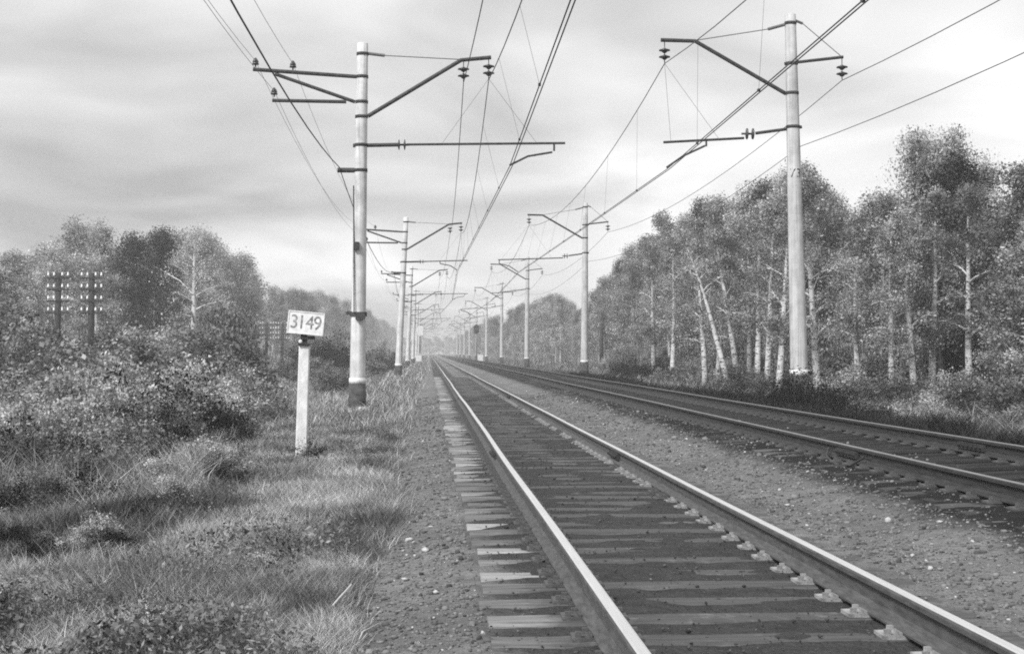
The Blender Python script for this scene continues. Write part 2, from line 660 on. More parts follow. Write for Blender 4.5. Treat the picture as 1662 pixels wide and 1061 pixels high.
def sleeper_mesh(seed, L=2.75, W=0.24, H=0.17):
    r = random.Random(seed)
    b = MB()
    nx = 10
    xs = [-L / 2 + L * i / nx for i in range(nx + 1)]
    ring = []
    for x in xs:
        w = W / 2 + r.uniform(-0.008, 0.008)
        c = 0.018 + r.uniform(0, 0.012)
        zt = r.uniform(-0.006, 0.004)
        ring.append([(x, -w, -H), (x, -w, zt - c), (x, -w + c, zt), (x, 0, zt + r.uniform(-0.006, 0.003)), (x, w - c, zt), (x, w, zt - c), (x, w, -H)])
    vs = [p for q in ring for p in q]
    m = 7
    fs = [(i * m + k, (i + 1) * m + k, (i + 1) * m + k + 1, i * m + k + 1) for i in range(nx) for k in range(m - 1)]
    fs += [tuple(range(m)), tuple(reversed(range(nx * m, nx * m + m)))]
    b.add(vs, fs)
    return b.mesh('sleeper')


SL_MESH = {}
for wood in ('sleeper_wood', 'sleeper_dark'):
    SL_MESH[wood] = []
    for k in range(8):
        me = sleeper_mesh(k + (0 if wood == 'sleeper_wood' else 20))
        me.materials.append(MATS[wood])
        SL_MESH[wood].append(me)


def tie_plate_mesh(mat):
    b = MB()
    b.box((0, 0, 0.010), (0.36, 0.17, 0.02))
    for sx in (-0.085, 0.085):
        b.box((sx, 0, 0.027), (0.014, 0.16, 0.016))
    for sx, sy in ((-0.105, 0.05), (0.105, -0.05), (-0.15, -0.055), (0.15, 0.055), (0.105, 0.05)):
        b.box((sx, sy, 0.034), (0.032, 0.03, 0.03))
    me = b.mesh('tie_plate')
    me.materials.append(MATS[mat])
    return me


TP = {'plate_iron': tie_plate_mesh('plate_iron'), 'plate_rust': tie_plate_mesh('plate_rust')}


def railway_track(label, cx, zl, zr, n_single, y0, wood, rail_mats, plate, seed):
    t = thing('railway_track', label, 'railway track', (0, 0, 0))
    rl = make_rail(t, cx - HG, zl, rail_mats, seed=seed)
    rr = make_rail(t, cx + HG, zr, rail_mats, seed=seed + 1.3)
    tilt = math.atan2(zr - zl, 2 * HG)
    zc = (zl + zr) / 2 - 0.20
    r = random.Random(seed)
    y = y0
    Vs, Fs, nb = [], [], 0
    sp = 0.543
    for i in range(n_single):
        me = SL_MESH[wood][r.randrange(8)]
        s = link('sleeper', me, None, t, (cx + r.uniform(-0.05, 0.05), y, zc + r.uniform(-0.010, 0.005)))
        s.rotation_euler = (0, -tilt, r.gauss(0, 0.016))
        for sx in (-HG, HG):
            link('tie_plate', TP['plate_rust' if sx < 0 or r.random() < 0.2 else plate], None, s, (sx + cx - s.location.x, 0, 0.0))
        y += sp * r.uniform(0.93, 1.07)
    b = MB()
    while y < 420:
        b.box((cx + r.uniform(-0.05, 0.05), y, zc - 0.085), (2.75, 0.24, 0.17), Matrix.Rotation(-tilt, 3, 'Y'))
        y += sp
    far = b.build('distant_sleepers', wood, t)
    far['kind'] = 'stuff'
    return t, rl, rr


trk, rl, rr = railway_track('near railway track with pale sleeper ends and polished rail heads beside the grass',
                            NEAR_X, 0.0, 0.0, 150, 4.5, 'sleeper_wood', ['steel_worn', 'rail_rust'], 'plate_iron', 1)
Yj = 2308 * 1.27 / 155.0
fishplate(rr, NEAR_X + HG, Yj, 0.0, -1)
fishplate(rr, NEAR_X + HG, Yj + 25, 0.0, -1)
fishplate(rl, NEAR_X - HG, Yj + 0.3, 0.0, -1)
trk2, rl2, rr2 = railway_track('far railway track with dark oily rails, raised slightly, beside the birch wood',
                               FAR_X, 0.17, 0.23, 110, 10.0, 'sleeper_dark', ['steel_dull', 'rail_oily'], 'plate_rust', 5)
Yj2 = 2308 * 1.10 / 152.0
fishplate(rl2, FAR_X - HG, Yj2, 0.17, -1)
fishplate(rr2, FAR_X + HG, Yj2 + 0.2, 0.23, -1)
# looped rail bond at the far joint
b = MB()
xj = FAR_X - HG
b.tube([(xj - 0.05, Yj2 - 0.75, 0.08), (xj - 0.16, Yj2 - 0.6, -0.02), (xj - 0.2, Yj2 - 0.3, -0.05), (xj - 0.17, Yj2 + 0.1, -0.05), (xj - 0.12, Yj2 + 0.55, 0.0), (xj - 0.05, Yj2 + 0.7, 0.09)], 0.016, 6)
link('rail_bond', b.mesh(), 'dark_iron', rl2)

# loose gravel on the bed
ICO_V = []
ph = (1 + 5 ** 0.5) / 2
for a, c in ((1, ph), (-1, ph), (1, -ph), (-1, -ph)):
    ICO_V += [(0, a, c), (a, c, 0), (c, 0, a)]
ICO_V = np.array(ICO_V) / math.sqrt(1 + ph * ph)


def hull_faces(V):
    import itertools
    fs = []
    d = np.linalg.norm(V[:, None] - V[None], axis=-1)
    e = d[d > 1e-6].min() * 1.05
    for i, j, k in itertools.combinations(range(len(V)), 3):
        if d[i, j] < e and d[j, k] < e and d[i, k] < e:
            nrm = np.cross(V[j] - V[i], V[k] - V[i])
            fs.append((i, j, k) if nrm.dot(V[i]) > 0 else (i, k, j))
    return np.array(fs)


ICO_F = hull_faces(ICO_V)


def stones(n, X, Y, Z, R, seed):
    r = np.random.default_rng(seed)
    S = R[:, None] * r.uniform(0.6, 1.25, (n, 3)) * np.array([1, 1, 0.7])
    V = ICO_V[None] * r.uniform(0.6, 1.35, (n, 12, 1)) * S[:, None, :]
    a = r.uniform(0, 6.28, n)
    ca, sa = np.cos(a)[:, None], np.sin(a)[:, None]
    x = V[..., 0] * ca - V[..., 1] * sa
    y = V[..., 0] * sa + V[..., 1] * ca
    V = np.stack([x + X[:, None], y + Y[:, None], V[..., 2] + Z[:, None]], -1)
    F = ICO_F[None] + 12 * np.arange(n)[:, None, None]
    return V.reshape(-1, 3), F.reshape(-1, 3)


n = 72000
u = RNG.random(n)
Y = 6.0 * (50.0 / 6.0) ** u
X = RNG.uniform(-0.65, 7.9, n)
keep = (np.abs(np.abs(X - NEAR_X) - HG) > 0.10) & (np.abs(np.abs(X - FAR_X) - HG) > 0.10)
on_sl = (np.abs(X - NEAR_X) < 1.4) | (np.abs(X - FAR_X) < 1.4)
keep &= ~on_sl | (RNG.random(n) < 0.22)
keep &= X < Y * 0.45 + 1.0
X, Y = X[keep], Y[keep]
R = np.clip(RNG.lognormal(math.log(0.0105), 0.42, len(X)), 0.006, 0.045) * (0.75 + Y / 60)
R = np.where(np.abs(X - NEAR_X) < 1.38, R * 0.62, R)
Z = ballast_z(X, Y) + R * 0.25 + np.where(np.abs(X - NEAR_X) < 1.38, 0.012, 0)
V, F = stones(len(X), X, Y, Z, R, 3)
o = link('gravel', np_mesh('gravel', V, F), 'gravel')
tag(o, 'loose grey gravel with odd pale pebbles over the track bed', 'gravel', kind='stuff')

# a few pale stones that stand out
PS = [(690, 899, -0.30), (658, 951, -0.33), (664, 883, -0.33), (1229, 736, -0.2), (1479, 909, -0.21), (1277, 824, -0.2), (1441, 862, -0.22), (1508, 930, -0.2),
      (1020, 700, -0.2), (1525, 855, -0.12), (708, 973, -0.31), (1114, 722, -0.19)]
for i, (x, y, z) in enumerate(PS):
    Yd = (CAM_H - z) * F_PX / (y - VPY)
    Xd = px_pos(x, Yd)
    rr_ = random.Random(i)
    V, F = stones(1, np.zeros(1), np.zeros(1), np.zeros(1), np.array([rr_.uniform(0.02, 0.036)]), 50 + i)
    zb = float(ballast_z(np.array([Xd]), np.array([Yd]))[0])
    left = Xd < 0.3
    tag(link('stone', np_mesh('stone', V, F), 'pale_stone', None, (Xd, Yd, zb + 0.012)),
        'pale stone on the ballast shoulder beside the sleeper ends' if left else 'pale stone on the gravel strip between the two tracks', 'stone',
        'pale stones by the sleeper ends' if left else 'pale stones between the tracks')


# ------------------------------------------------------------------ catenary masts
Y1, SPAN, NM = 39.9, 51.3, 10


def LP(x, y):
    return ((x - VPX) / 57.9, (VPY - y) / 57.9 + CAM_H)


def RP(x, y):
    return ((x - VPX) / 57.1, (VPY - y) / 57.1 + CAM_H)


def disc_string(root, org, x, y, ztop, nd=2, parent_name='insulator'):
    b = MB(org)
    b.tube([(x, y, ztop + 0.16), (x, y, ztop - 0.44)], 0.014, 6)
    for k in range(nd):
        z = ztop - 0.07 - 0.19 * k
        b.lathe((x, y, z), (0, 0, -1), [(-0.05, 0.035), (-0.03, 0.06), (0.0, 0.16), (0.025, 0.165), (0.035, 0.10), (0.09, 0.04)], 12)
    return b.build(parent_name, 'insulator_dark', root, True)


def pin_insulator(root, org, x, y, z):
    b = MB(org)
    b.lathe((x, y, z), (0, 0, 1), [(0, 0.02), (0.06, 0.02), (0.07, 0.10), (0.12, 0.085), (0.13, 0.06), (0.14, 0.09), (0.19, 0.07), (0.25, 0.03), (0.27, 0.0)], 10)
    return b.build('insulator', 'insulator_dark', root, True)


def make_shaft(root, org, xb, xt, y, zb, zt, rb, rt, mat, zband):
    b = MB(org)
    n = 9
    pts = [(xb + (xt - xb) * i / n, y, zb + (zt - zb) * i / n) for i in range(n + 1)]
    rad = [rb + (rt - rb) * i / n for i in range(n + 1)]
    pts.append((xt, y, zt + 0.02))
    rad.append(rt * 0.85)
    b.tube(pts, rad, 20)
    s = b.build('pole', mat, root, True)
    fx = lambda z: xb + (xt - xb) * (z - zb) / (zt - zb)
    fr = lambda z: rb + (rt - rb) * (z - zb) / (zt - zb)
    b = MB(org)                                    # whitewashed ring near the foot
    b.tube([(fx(zband), y, zband), (fx(zband + 0.16), y, zband + 0.16)], [fr(zband) + 0.02, fr(zband) + 0.018], 20)
    b.build('white_band', 'white_paint', root, True)
    b = MB(org)                                    # tarred foot below the ring
    z0 = zb - 0.1
    b.tube([(fx(z0), y, z0), (fx(zband), y, zband - 0.003)], [fr(zb) + 0.05, fr(zband) + 0.013], 20)
    b.build('foot', 'concrete_dark', root, True)
    return fx, fr


def strap(root, org, x, y, z, r, w=0.08):
    b = MB(org)
    b.tube([(x, y, z - w / 2), (x, y, z + w / 2)], r + 0.016, 20)
    return b.build('clamp', 'dark_iron', root, True)


def left_mast(k, label):
    y = Y1 + SPAN * k
    xb = [-2.0, -1.98, -2.15, -2.2, -2.2][min(k, 4)]
    xt = [-1.86, -1.46, -1.72, -1.85, -1.85][min(k, 4)]
    zg = gz(xb, y)
    root = thing('catenary_mast', label, 'catenary mast', (xb, y, zg), group='catenary masts along the near track')
    org = (xb, y, zg)
    fx, fr = make_shaft(root, org, xb, xt, y, zg - 0.05, 9.92, 0.225, 0.15, 'concrete_pale', 0.40)
    dx = lambda z: fx(z) - (-2.0 + 0.14 * (z + 0.1) / 10.0)        # shift against the first mast
    P = lambda px, py: (LP(px, py)[0] + dx(LP(px, py)[1]), y, LP(px, py)[1])
    # line bracket to the left
    b = MB(org)
    b.tube([P(578, 125), P(412, 115)], 0.055, 8)
    b.tube([P(447, 122), P(576, 166)], 0.05, 8)
    b.tube([P(443, 165), P(562, 166)], 0.05, 8)
    b.build('line_bracket', 'dark_iron', root)
    for px, py in ((416, 113), (476, 117), (446, 161)):
        q = P(px, py)
        pin_insulator(root, org, q[0], y, q[2] + 0.03)
    # main console to the right with tie rod
    b = MB(org)
    b.tube([P(597, 189), P(748, 96), P(797, 91)], 0.058, 8)
    b.build('console', 'dark_iron', root)
    b = MB(org)
    b.tube([P(597, 87), P(624, 90)], 0.045, 8)
    b.tube([P(624, 90), P(748, 95)], 0.014, 6)
    b.build('tie_rod', 'galvanised', root)
    i1, i2 = P(752, 106), P(793, 101)
    s1 = disc_string(root, org, i1[0], y, i1[2])
    s2 = disc_string(root, org, i2[0], y, i2[2])
    # registration tube
    long = (k % 2 == 0)
    xe = 918 if long else 822
    b = MB(org)
    b.tube([P(573, 237), P(645, 235)], 0.055, 8)
    b.build('registration_bracket', 'dark_iron', root)
    b = MB(org)
    q0 = Vector(P(645, 235))
    for d in (0.0, 0.16):
        b.lathe((q0.x + d, y, q0.z), (1, 0, 0), [(0, 0.03), (0.03, 0.15), (0.05, 0.15), (0.07, 0.03), (0.17, 0.03)], 10)
    b.build('insulator', 'insulator_dark', root, True)
    b = MB(org)
    b.tube([P(660, 234.5), P(xe, 230)], 0.034, 8)
    rt_ = b.build('registration_tube', 'dark_iron', root)
    b = MB(org)
    if long:
        b.tube([P(900, 229), P(900, 243)], 0.028, 6)
        b.tube([P(897, 245), P(857, 252), P(827, 267)], 0.03, 6)
        cxw, czw = P(827, 269)[0], P(827, 269)[2]
    else:
        b.tube([P(720, 233), P(720, 242)], 0.028, 6)
        b.tube([P(720, 242), P(760, 250), P(784, 266)], 0.03, 6)
        cxw, czw = P(784, 268)[0], P(784, 268)[2]
    b.build('registration_arm', 'dark_iron', root)
    b = MB(org)
    m = Vector(P(793, 126))
    for px in (718, 872 if long else 806):
        b.tube([m, P(px, 231)], 0.005, 5)
    b.build('hanger', 'wire_metal', root)
    # short bracket
    b = MB(org)
    b.tube([P(548, 277), P(596, 277)], 0.07, 8)
    b.build('short_bracket', 'dark_iron', root)
    for py in (236, 277, 190, 88, 125, 166):
        z = LP(0, py)[1]
        strap(root, org, fx(z), y, z, fr(z))
    if k == 0:
        b = MB(org)                                     # switch box, down-cable and clamp
        z1, z2 = LP(0, 302)[1], LP(0, 400)[1]
        yy = y - 0.2
        b.tube([(fx(z1) - 0.19, y - 0.05, z1), (fx(z2) - 0.15, y - 0.17, z2), (fx(1.5) - 0.10, y - 0.25, LP(0, 508)[1])], 0.016, 6)
        b.build('down_cable', 'dark_iron', root)
        b = MB(org)
        b.box((fx(z2) - 0.08, y - 0.24, z2), (0.16, 0.14, 0.2))
        b.build('cable_box', 'dark_iron', root)
        z3 = LP(0, 510)[1]
        b = MB(org)
        b.tube([(fx(z3), y, z3 - 0.06), (fx(z3), y, z3 + 0.06)], fr(z3) + 0.03, 20)
        b.box((fx(z3) + 0.06, y - 0.26, z3 - 0.05), (0.26, 0.14, 0.2))
        b.box((fx(z3) - 0.24, y - 0.05, z3 + 0.03), (0.2, 0.1, 0.09))
        b.build('bolted_clamp', 'dark_iron', root)
    return dict(mess=(i2[0], i2[2] - 0.46), feed=(i1[0], i1[2] - 0.46), cont=(cxw, czw),
                pins=[(P(px, py)[0], P(px, py)[2] + 0.2) for px, py in ((416, 113), (476, 117), (446, 161))],
                low=(P(551, 277)[0], P(551, 277)[2] + 0.08))


def text_mesh(s, size):
    c = bpy.data.curves.new('digits', 'FONT')
    c.body = s
    c.size = size
    c.align_x = 'CENTER'
    c.align_y = 'CENTER'
    c.resolution_u = 4
    o = bpy.data.objects.new('digits', c)
    COL.objects.link(o)
    dg = bpy.context.evaluated_depsgraph_get()
    me = bpy.data.meshes.new_from_object(o.evaluated_get(dg))
    bpy.data.objects.remove(o)
    return me


def right_mast(k, label):
    y = Y1 + SPAN * k
    xb = [10.54, 10.0, 9.8, 9.9, 9.9][min(k, 4)]
    xt = [10.29, 10.08, 9.92, 9.95, 9.95][min(k, 4)]
    zg = gz(xb, y)
    root = thing('catenary_mast', label, 'catenary mast', (xb, y, zg), group='catenary masts along the far track')
    org = (xb, y, zg)
    fx, fr = make_shaft(root, org, xb, xt, y, zg - 0.05, 10.90, 0.262, 0.155, 'concrete_grey', 0.62)
    ref = lambda z: 10.54 - 0.25 * (z + 0.4) / 11.3
    dx = lambda z: fx(z) - ref(z)
    P = lambda px, py: (RP(px, py)[0] + dx(RP(px, py)[1]), y, RP(px, py)[1])
    b = MB(org)
    b.tube([P(1276, 151), P(1127, 67), P(1071, 66)], 0.058, 8)
    b.build('console', 'dark_iron', root)
    b = MB(org)
    b.tube([P(1275, 38), P(1247, 46)], 0.045, 8)
    b.tube([P(1247, 46), P(1127, 66)], 0.014, 6)
    b.build('tie_rod', 'galvanised', root)
    b = MB(org)
    b.tube([P(1274, 102), P(1371, 90)], 0.045, 8)
    b.build('feeder_arm', 'dark_iron', root)
    b = MB(org)
    b.tube([P(1291, 31), P(1304, 36)], 0.04, 8)
    b.tube([P(1304, 36), P(1369, 90)], 0.013, 6)
    b.build('tie_rod', 'galvanised', root)
    i1, i2 = P(1077, 78), P(1369, 102)
    disc_string(root, org, i1[0], y, i1[2])
    disc_string(root, org, i2[0], y, i2[2])
    b = MB(org)
    b.tube([P(1302, 205), P(1275, 209), P(1226, 216)], 0.045, 8)
    b.build('registration_bracket', 'dark_iron', root)
    b = MB(org)
    q0 = Vector(P(1224, 217))
    for d in (0.0, 0.17):
        b.lathe((q0.x - d, y, q0.z), (-1, 0, 0), [(0, 0.03), (0.03, 0.16), (0.06, 0.16), (0.08, 0.03), (0.2, 0.03)], 10)
    b.build('insulator', 'insulator_dark', root, True)
    short = (k % 2 == 0)
    b = MB(org)
    xe = 1075 if short else 968
    b.tube([P(1207, 224), P(xe, 232)], 0.036, 8)
    b.build('registration_tube', 'dark_iron', root)
    b = MB(org)
    if short:
        b.tube([P(1145, 230), P(1145, 238)], 0.028, 6)
        b.tube([P(1143, 237), P(1107, 254), P(1080, 273)], 0.03, 6)
        cw = P(1080, 276)
    else:
        b.tube([P(972, 232), P(972, 246)], 0.028, 6)
        b.tube([P(972, 246), P(1010, 255), P(1042, 276)], 0.03, 6)
        cw = P(1042, 278)
    b.build('registration_arm', 'dark_iron', root)
    b = MB(org)
    m = Vector(P(1077, 104))
    for px in (xe + 12, 1168):
        b.tube([m, P(px, 229)], 0.005, 5)
    b.build('hanger', 'wire_metal', root)
    for py in (205, 102, 150, 36):
        z = RP(0, py)[1]
        strap(root, org, fx(z), y, z, fr(z))
    if k == 0:
        me = text_mesh('73', 0.36)
        zc = RP(0, 282)[1]
        rc = fr(zc) + 0.004
        for v in me.vertices:
            x0, y0 = v.co.x, v.co.y
            a = x0 / rc
            v.co = (fx(zc) + rc * math.sin(a) - org[0], -rc * math.cos(a), zc + y0 - org[2])
        link('mast_number', me, 'faded_digit', root)
    return dict(mess=(i1[0], i1[2] - 0.46), feed=(i2[0], i2[2] - 0.46), cont=(cw[0], cw[2]),
                guard=(fx(7.15) + 0.22, 7.15))


ORD = ['', 'second', 'third', 'fourth', 'fifth', 'sixth', 'seventh', 'eighth', 'ninth', 'tenth', 'eleventh']
LM, RM = [], []
for k in range(NM):
    ll = 'pale concrete catenary mast with cable box, standing just behind the 3149 number post' if k == 0 else \
        'pale concrete catenary mast with line bracket, %s along the near track after the number post' % ORD[k + 1]
    rl_ = 'grey concrete catenary mast painted 73 in front of the birch wood' if k == 0 else \
        'grey concrete catenary mast on the birch wood side, %s after the mast numbered 73' % ('next' if k == 1 else ORD[k])
    LM.append(left_mast(k, ll))
    RM.append(right_mast(k, rl_))


# ------------------------------------------------------------------ overhead wires
def wire_points(sup, sag, seg=14):
    """sup: list of (x, y, z)"""
    pts = []
    for i in range(len(sup) - 1):
        a, b = Vector(sup[i]), Vector(sup[i + 1])
        for j in range(seg):
            t = j / seg
            p = a.lerp(b, t)
            p.z -= 4 * sag * t * (1 - t)
            pts.append(p)
    pts.append(Vector(sup[-1]))
    return pts


def supports(key, src, idx=None):
    s = []
    for k in range(-1, NM):
        d = src[max(k, 0)] if k >= 0 else src[1]
        v = d[key] if idx is None else d[key][idx]
        s.append((v[0], Y1 + SPAN * k, v[1]))
    return s


def wire(name, label, sup, sag, r, group=None, dx=0.0):
    pts = [p + Vector((dx, 0, 0)) for p in wire_points(sup, sag)]
    b = MB()
    b.tube(pts, r, 5, False)
    o = b.build(name, 'wire_metal')
    return tag(o, label, 'wire', group), pts


def interp_y(pts, y):
    for a, b in zip(pts, pts[1:]):
        if a.y <= y <= b.y:
            return a.lerp(b, (y - a.y) / (b.y - a.y))
    return pts[-1]


def droppers(parent, mpts, cpts, lo, hi):
    for k in range(-1, 5):
        for t in (0.1, 0.24, 0.38, 0.5, 0.62, 0.76, 0.9):
            y = Y1 + SPAN * (k + t)
            if y < 12:
                continue
            a, c = interp_y(mpts, y), interp_y(cpts, y)
            b = MB()
            b.tube([a, c], 0.0035, 4, False)
            b.box(c, (0.05, 0.09, 0.05))
            b.build('dropper', 'wire_metal', parent)


m1, mp1 = wire('messenger_wire', 'sagging messenger wire hung from the console ends over the near track', supports('mess', LM), 1.25, 0.013)
c1, cp1 = wire('contact_wire', 'contact wire zigzagging over the near track, one of a close pair', supports('cont', LM), 0.02, 0.013, 'pair of contact wires over the near track')
c1b, _ = wire('contact_wire', 'contact wire zigzagging over the near track, one of a close pair', supports('cont', LM), 0.02, 0.013, 'pair of contact wires over the near track', 0.07)
droppers(m1, mp1, cp1, 0, 3)
wire('feeder_wire', 'feeder wire hung from the inner insulators of the near track consoles', supports('feed', LM), 0.9, 0.012)
for i, nm in enumerate(('upper outer pin insulators', 'upper inner pin insulators', 'lower pin insulators')):
    wire('line_wire', 'thin line wire carried on the %s of the left brackets' % nm, supports('pins', LM, i), 0.9, 0.006)
wire('line_wire', 'dark wire running to the short low bracket behind the number post', supports('low', LM), 0.95, 0.014)
m2, mp2 = wire('messenger_wire', 'sagging messenger wire hung from the console ends over the far track', supports('mess', RM), 1.25, 0.013)
c2, cp2 = wire('contact_wire', 'contact wire zigzagging over the far track, one of a close pair', supports('cont', RM), 0.02, 0.013, 'pair of contact wires over the far track')
wire('contact_wire', 'contact wire zigzagging over the far track, one of a close pair', supports('cont', RM), 0.02, 0.013, 'pair of contact wires over the far track', 0.07)
droppers(m2, mp2, cp2, 0, 3)
wire('feeder_wire', 'feeder wire under the short arms on the wood side of the far masts', supports('feed', RM), 0.75, 0.012)
wire('guard_wire', 'thin wire fixed to the sides of the masts by the birch wood', supports('guard', RM), 0.7, 0.010)


# ------------------------------------------------------------------ number post
Yp = 22.0
Xp = px_pos(489, Yp)
zp = gz(Xp, Yp)
post = thing('number_post', 'white square concrete post with tilted white plate reading 3149', 'number post', (Xp, Yp, zp))
spx = F_PX / Yp
ztop = CAM_H + (VPY - 560) / spx
b = MB()
w, w2 = 0.088, 0.080
vs = []
lean = 0.05
for z, ww, c in ((-0.15, w, 0.012), (ztop - zp - 0.02, w2, 0.012), (ztop - zp, w2 - 0.018, 0.010)):
    ox = lean * max(z, 0) / 1.7
    for sx, sy in ((-1, -1), (1, -1), (1, 1), (-1, 1)):
        if sx * sy > 0:
            vs += [(ox + sx * ww, sy * (ww - c), z), (ox + sx * (ww - c), sy * ww, z)]
        else:
            vs += [(ox + sx * (ww - c), sy * ww, z), (ox + sx * ww, sy * (ww - c), z)]
fs = [(i * 8 + k, i * 8 + (k + 1) % 8, i * 8 + 8 + (k + 1) % 8, i * 8 + 8 + k) for i in range(2) for k in range(8)]
fs += [tuple(reversed(range(8))), tuple(range(16, 24))]
b.add(vs, fs)
b.build('post', 'white_paint', post)
b = MB()
hx = lean * (ztop - zp) / 1.7
b.box((hx - 0.01, 0, ztop - zp + 0.05), (0.10, 0.03, 0.24))
b.box((hx, -0.02, ztop - zp + 0.012), (0.17, 0.2, 0.03))
b.box((hx + 0.05, -0.035, ztop - zp + 0.11), (0.22, 0.012, 0.05))
b.build('bracket', 'black_paint', post)
b = MB()
b.lathe((hx - 0.055, -0.10, ztop - zp + 0.055), (0, -1, 0), [(0, 0.03), (0.015, 0.03), (0.025, 0.018)], 8)
b.build('bolt', 'plate_white', post)
pcx, pcz = px_pos(497, Yp) - Xp, CAM_H + (VPY - 524.5) / spx - zp
Mt = Matrix.Rotation(math.radians(5.5), 3, 'Y')
b = MB()
pw, phh = 0.555, 0.345
b.box((0, 0, 0), (pw, 0.022, phh))
for s in (-1, 1):
    b.box((s * (pw / 2 - 0.006), -0.006, 0), (0.016, 0.028, phh + 0.004))
    b.box((0, -0.005, s * (phh / 2 - 0.006)), (pw - 0.03, 0.028, 0.016))
plate = b.build('number_plate', 'plate_white', post, False, (pcx, -0.06, pcz))
plate.rotation_euler = (0, math.radians(5.5), math.radians(-4))
for i, ch in enumerate('3149'):
    me = text_mesh(ch, 0.285)
    dxs = [-0.178, -0.065, 0.062, 0.180][i]
    for v in me.vertices:
        v.co = (v.co.x * 0.95 + dxs, -0.0145, v.co.y * 1.05)
    link('digit', me, 'digit_paint', plate)


# ------------------------------------------------------------------ colour-light signals
def signal(label, Y, x, ztop, front, head_mat, box_dx):
    X = px_pos(x, Y)
    zg = gz(X, Y)
    root = thing('light_signal', label, 'signal', (X, Y, zg))
    b = MB()
    b.tube([(0, 0, -0.1), (0, 0, ztop - zg)], 0.09, 10)
    b.build('mast', 'galvanised', root, True)
    b = MB()
    hz = ztop - zg
    pr = []
    for i in range(24):
        a = 2 * math.pi * i / 24
        pr.append((0.50 * math.cos(a), 0.42 * math.sin(a) + (0.42 if math.sin(a) > 0 else -0.42)))
    vs = [(px, -0.18, hz + pz) for px, pz in pr] + [(px, -0.13, hz + pz) for px, pz in pr]
    fs = [tuple(range(24)), tuple(reversed(range(24, 48)))] + [((i + 1) % 24, i, i + 24, (i + 1) % 24 + 24) for i in range(24)]
    b.add(vs, fs)
    b.box((0, -0.03, hz), (0.36, 0.2, 1.1))
    hd = b.build('signal_head', head_mat, root)
    if front:
        for s in (-0.38, 0.0, 0.38):
            b = MB()
            b.lathe((0, -0.18, hz + s), (0, -1, 0), [(0, 0.15), (0.25, 0.16), (0.25, 0.14), (0.02, 0.12)], 12)
            b.build('hood', 'black_paint', hd, True)
            b = MB()
            b.lathe((0, -0.19, hz + s), (0, -1, 0), [(0, 0.12), (0.04, 0.08), (0.055, 0.0)], 12)
            b.build('lens', 'lens_glass' if s == -0.0 else 'black_paint', hd, True)
    b = MB()
    for i in range(9):
        z = 0.5 + i * 0.4
        b.box((0, 0.2, z), (0.4, 0.03, 0.03))
    for s in (-0.2, 0.2):
        b.tube([(s, 0.2, 0), (s, 0.2, hz - 0.2)], 0.02, 5)
    b.build('ladder', 'galvanised', root)
    b = MB()
    b.box((box_dx, -0.35, 0.75), (0.95, 0.5, 1.15))
    b.box((box_dx, -0.35, 1.35), (1.05, 0.6, 0.07))
    b.box((box_dx, -0.35, 0.1), (0.7, 0.4, 0.3))
    b.build('relay_box', 'white_paint', root)
    return root


signal('black-headed light signal with white relay box at the foot of the right masts', 255.0, 773, CAM_H + (572 - 534) / 9.05, True, 'black_paint', 0.7)
signal('white-headed light signal with white relay box among the left masts', 235.0, 682, CAM_H + (572 - 537) / 9.8, False, 'white_paint', -0.25)


# ------------------------------------------------------------------ telegraph poles
def telegraph(label, x, Y, zt, rows, dz, gap, brace=False, arm=1.15, wood='tar_wood', group=None, npost=2):
    X = px_pos(x, Y)
    zg = gz(X, Y)
    root = thing('telegraph_pole', label, 'telegraph pole', (X, Y, zg), group=group)
    org = (X, Y, zg)
    for j in range(npost):
        xo = X + gap * (j - (npost - 1) / 2)
        b = MB(org)
        b.tube([(xo - 0.12, Y, zg - 0.1), (xo, Y, zt + 0.25)], [0.20, 0.15], 8)
        b.build('post', wood, root, True)
        for i in range(rows):
            z = zt - i * dz
            b = MB(org)
            b.box((xo, Y - 0.13, z), (arm, 0.09, 0.09))
            a = b.build('crossarm', wood, root)
            for s in (-0.5 * arm + 0.06, -0.5 * arm + 0.36, 0.5 * arm - 0.36, 0.5 * arm - 0.06):
                b = MB(org)
                b.lathe((xo + s, Y - 0.13, z + 0.045), (0, 0, 1), [(0, 0.012), (0.07, 0.012), (0.08, 0.06), (0.15, 0.055), (0.16, 0.035), (0.21, 0.05), (0.25, 0.03), (0.27, 0.0)], 7)
                b.build('insulator', 'porcelain', a, True)
    if brace:
        b = MB(org)
        xo = X - gap / 2
        b.tube([(xo - 1.0, Y - 0.1, zg - 0.1), (xo - 0.06, Y, zg + 3.4)], [0.14, 0.1], 8)
        b.build('brace', wood, root, True)
    return X


tx1 = telegraph('tarred double telegraph pole with four crossarms of white insulators and a brace', 122, 77.0, CAM_H + (572 - 453) / 30.0, 4, 0.62, 1.75, True)
tx2 = telegraph('small distant double telegraph pole seen beside the 3149 plate', 446, 173.0, CAM_H + (572 - 527) / 13.3, 4, 0.6, 1.9, arm=1.7)
telegraph('plain dark wooden pole behind the second mast of the far track', 977, 140.0, CAM_H + (572 - 528) / 16.5, 0, 0.6, 0.0, npost=1)
telegraph('low double telegraph pole with one row of white insulators under the birches', 1490, 52.0, CAM_H + (572 - 541) / 44.4, 1, 0.6, 1.75, arm=1.25)
for i in range(4):
    z0 = CAM_H + (572 - 531) / 13.3 - i * 0.5 + 0.2
    sup = [(tx1 + 0.9, 77.0, CAM_H + (572 - 453) / 30.0 - i * 0.62 + 0.2), (tx2 + 1.1, 173, z0), (tx2 + 1.0, 270, z0)]
    wire('telegraph_wire', 'thin telegraph wire from the braced double pole past the number plate', sup, 0.8, 0.010, 'telegraph wires on the left')

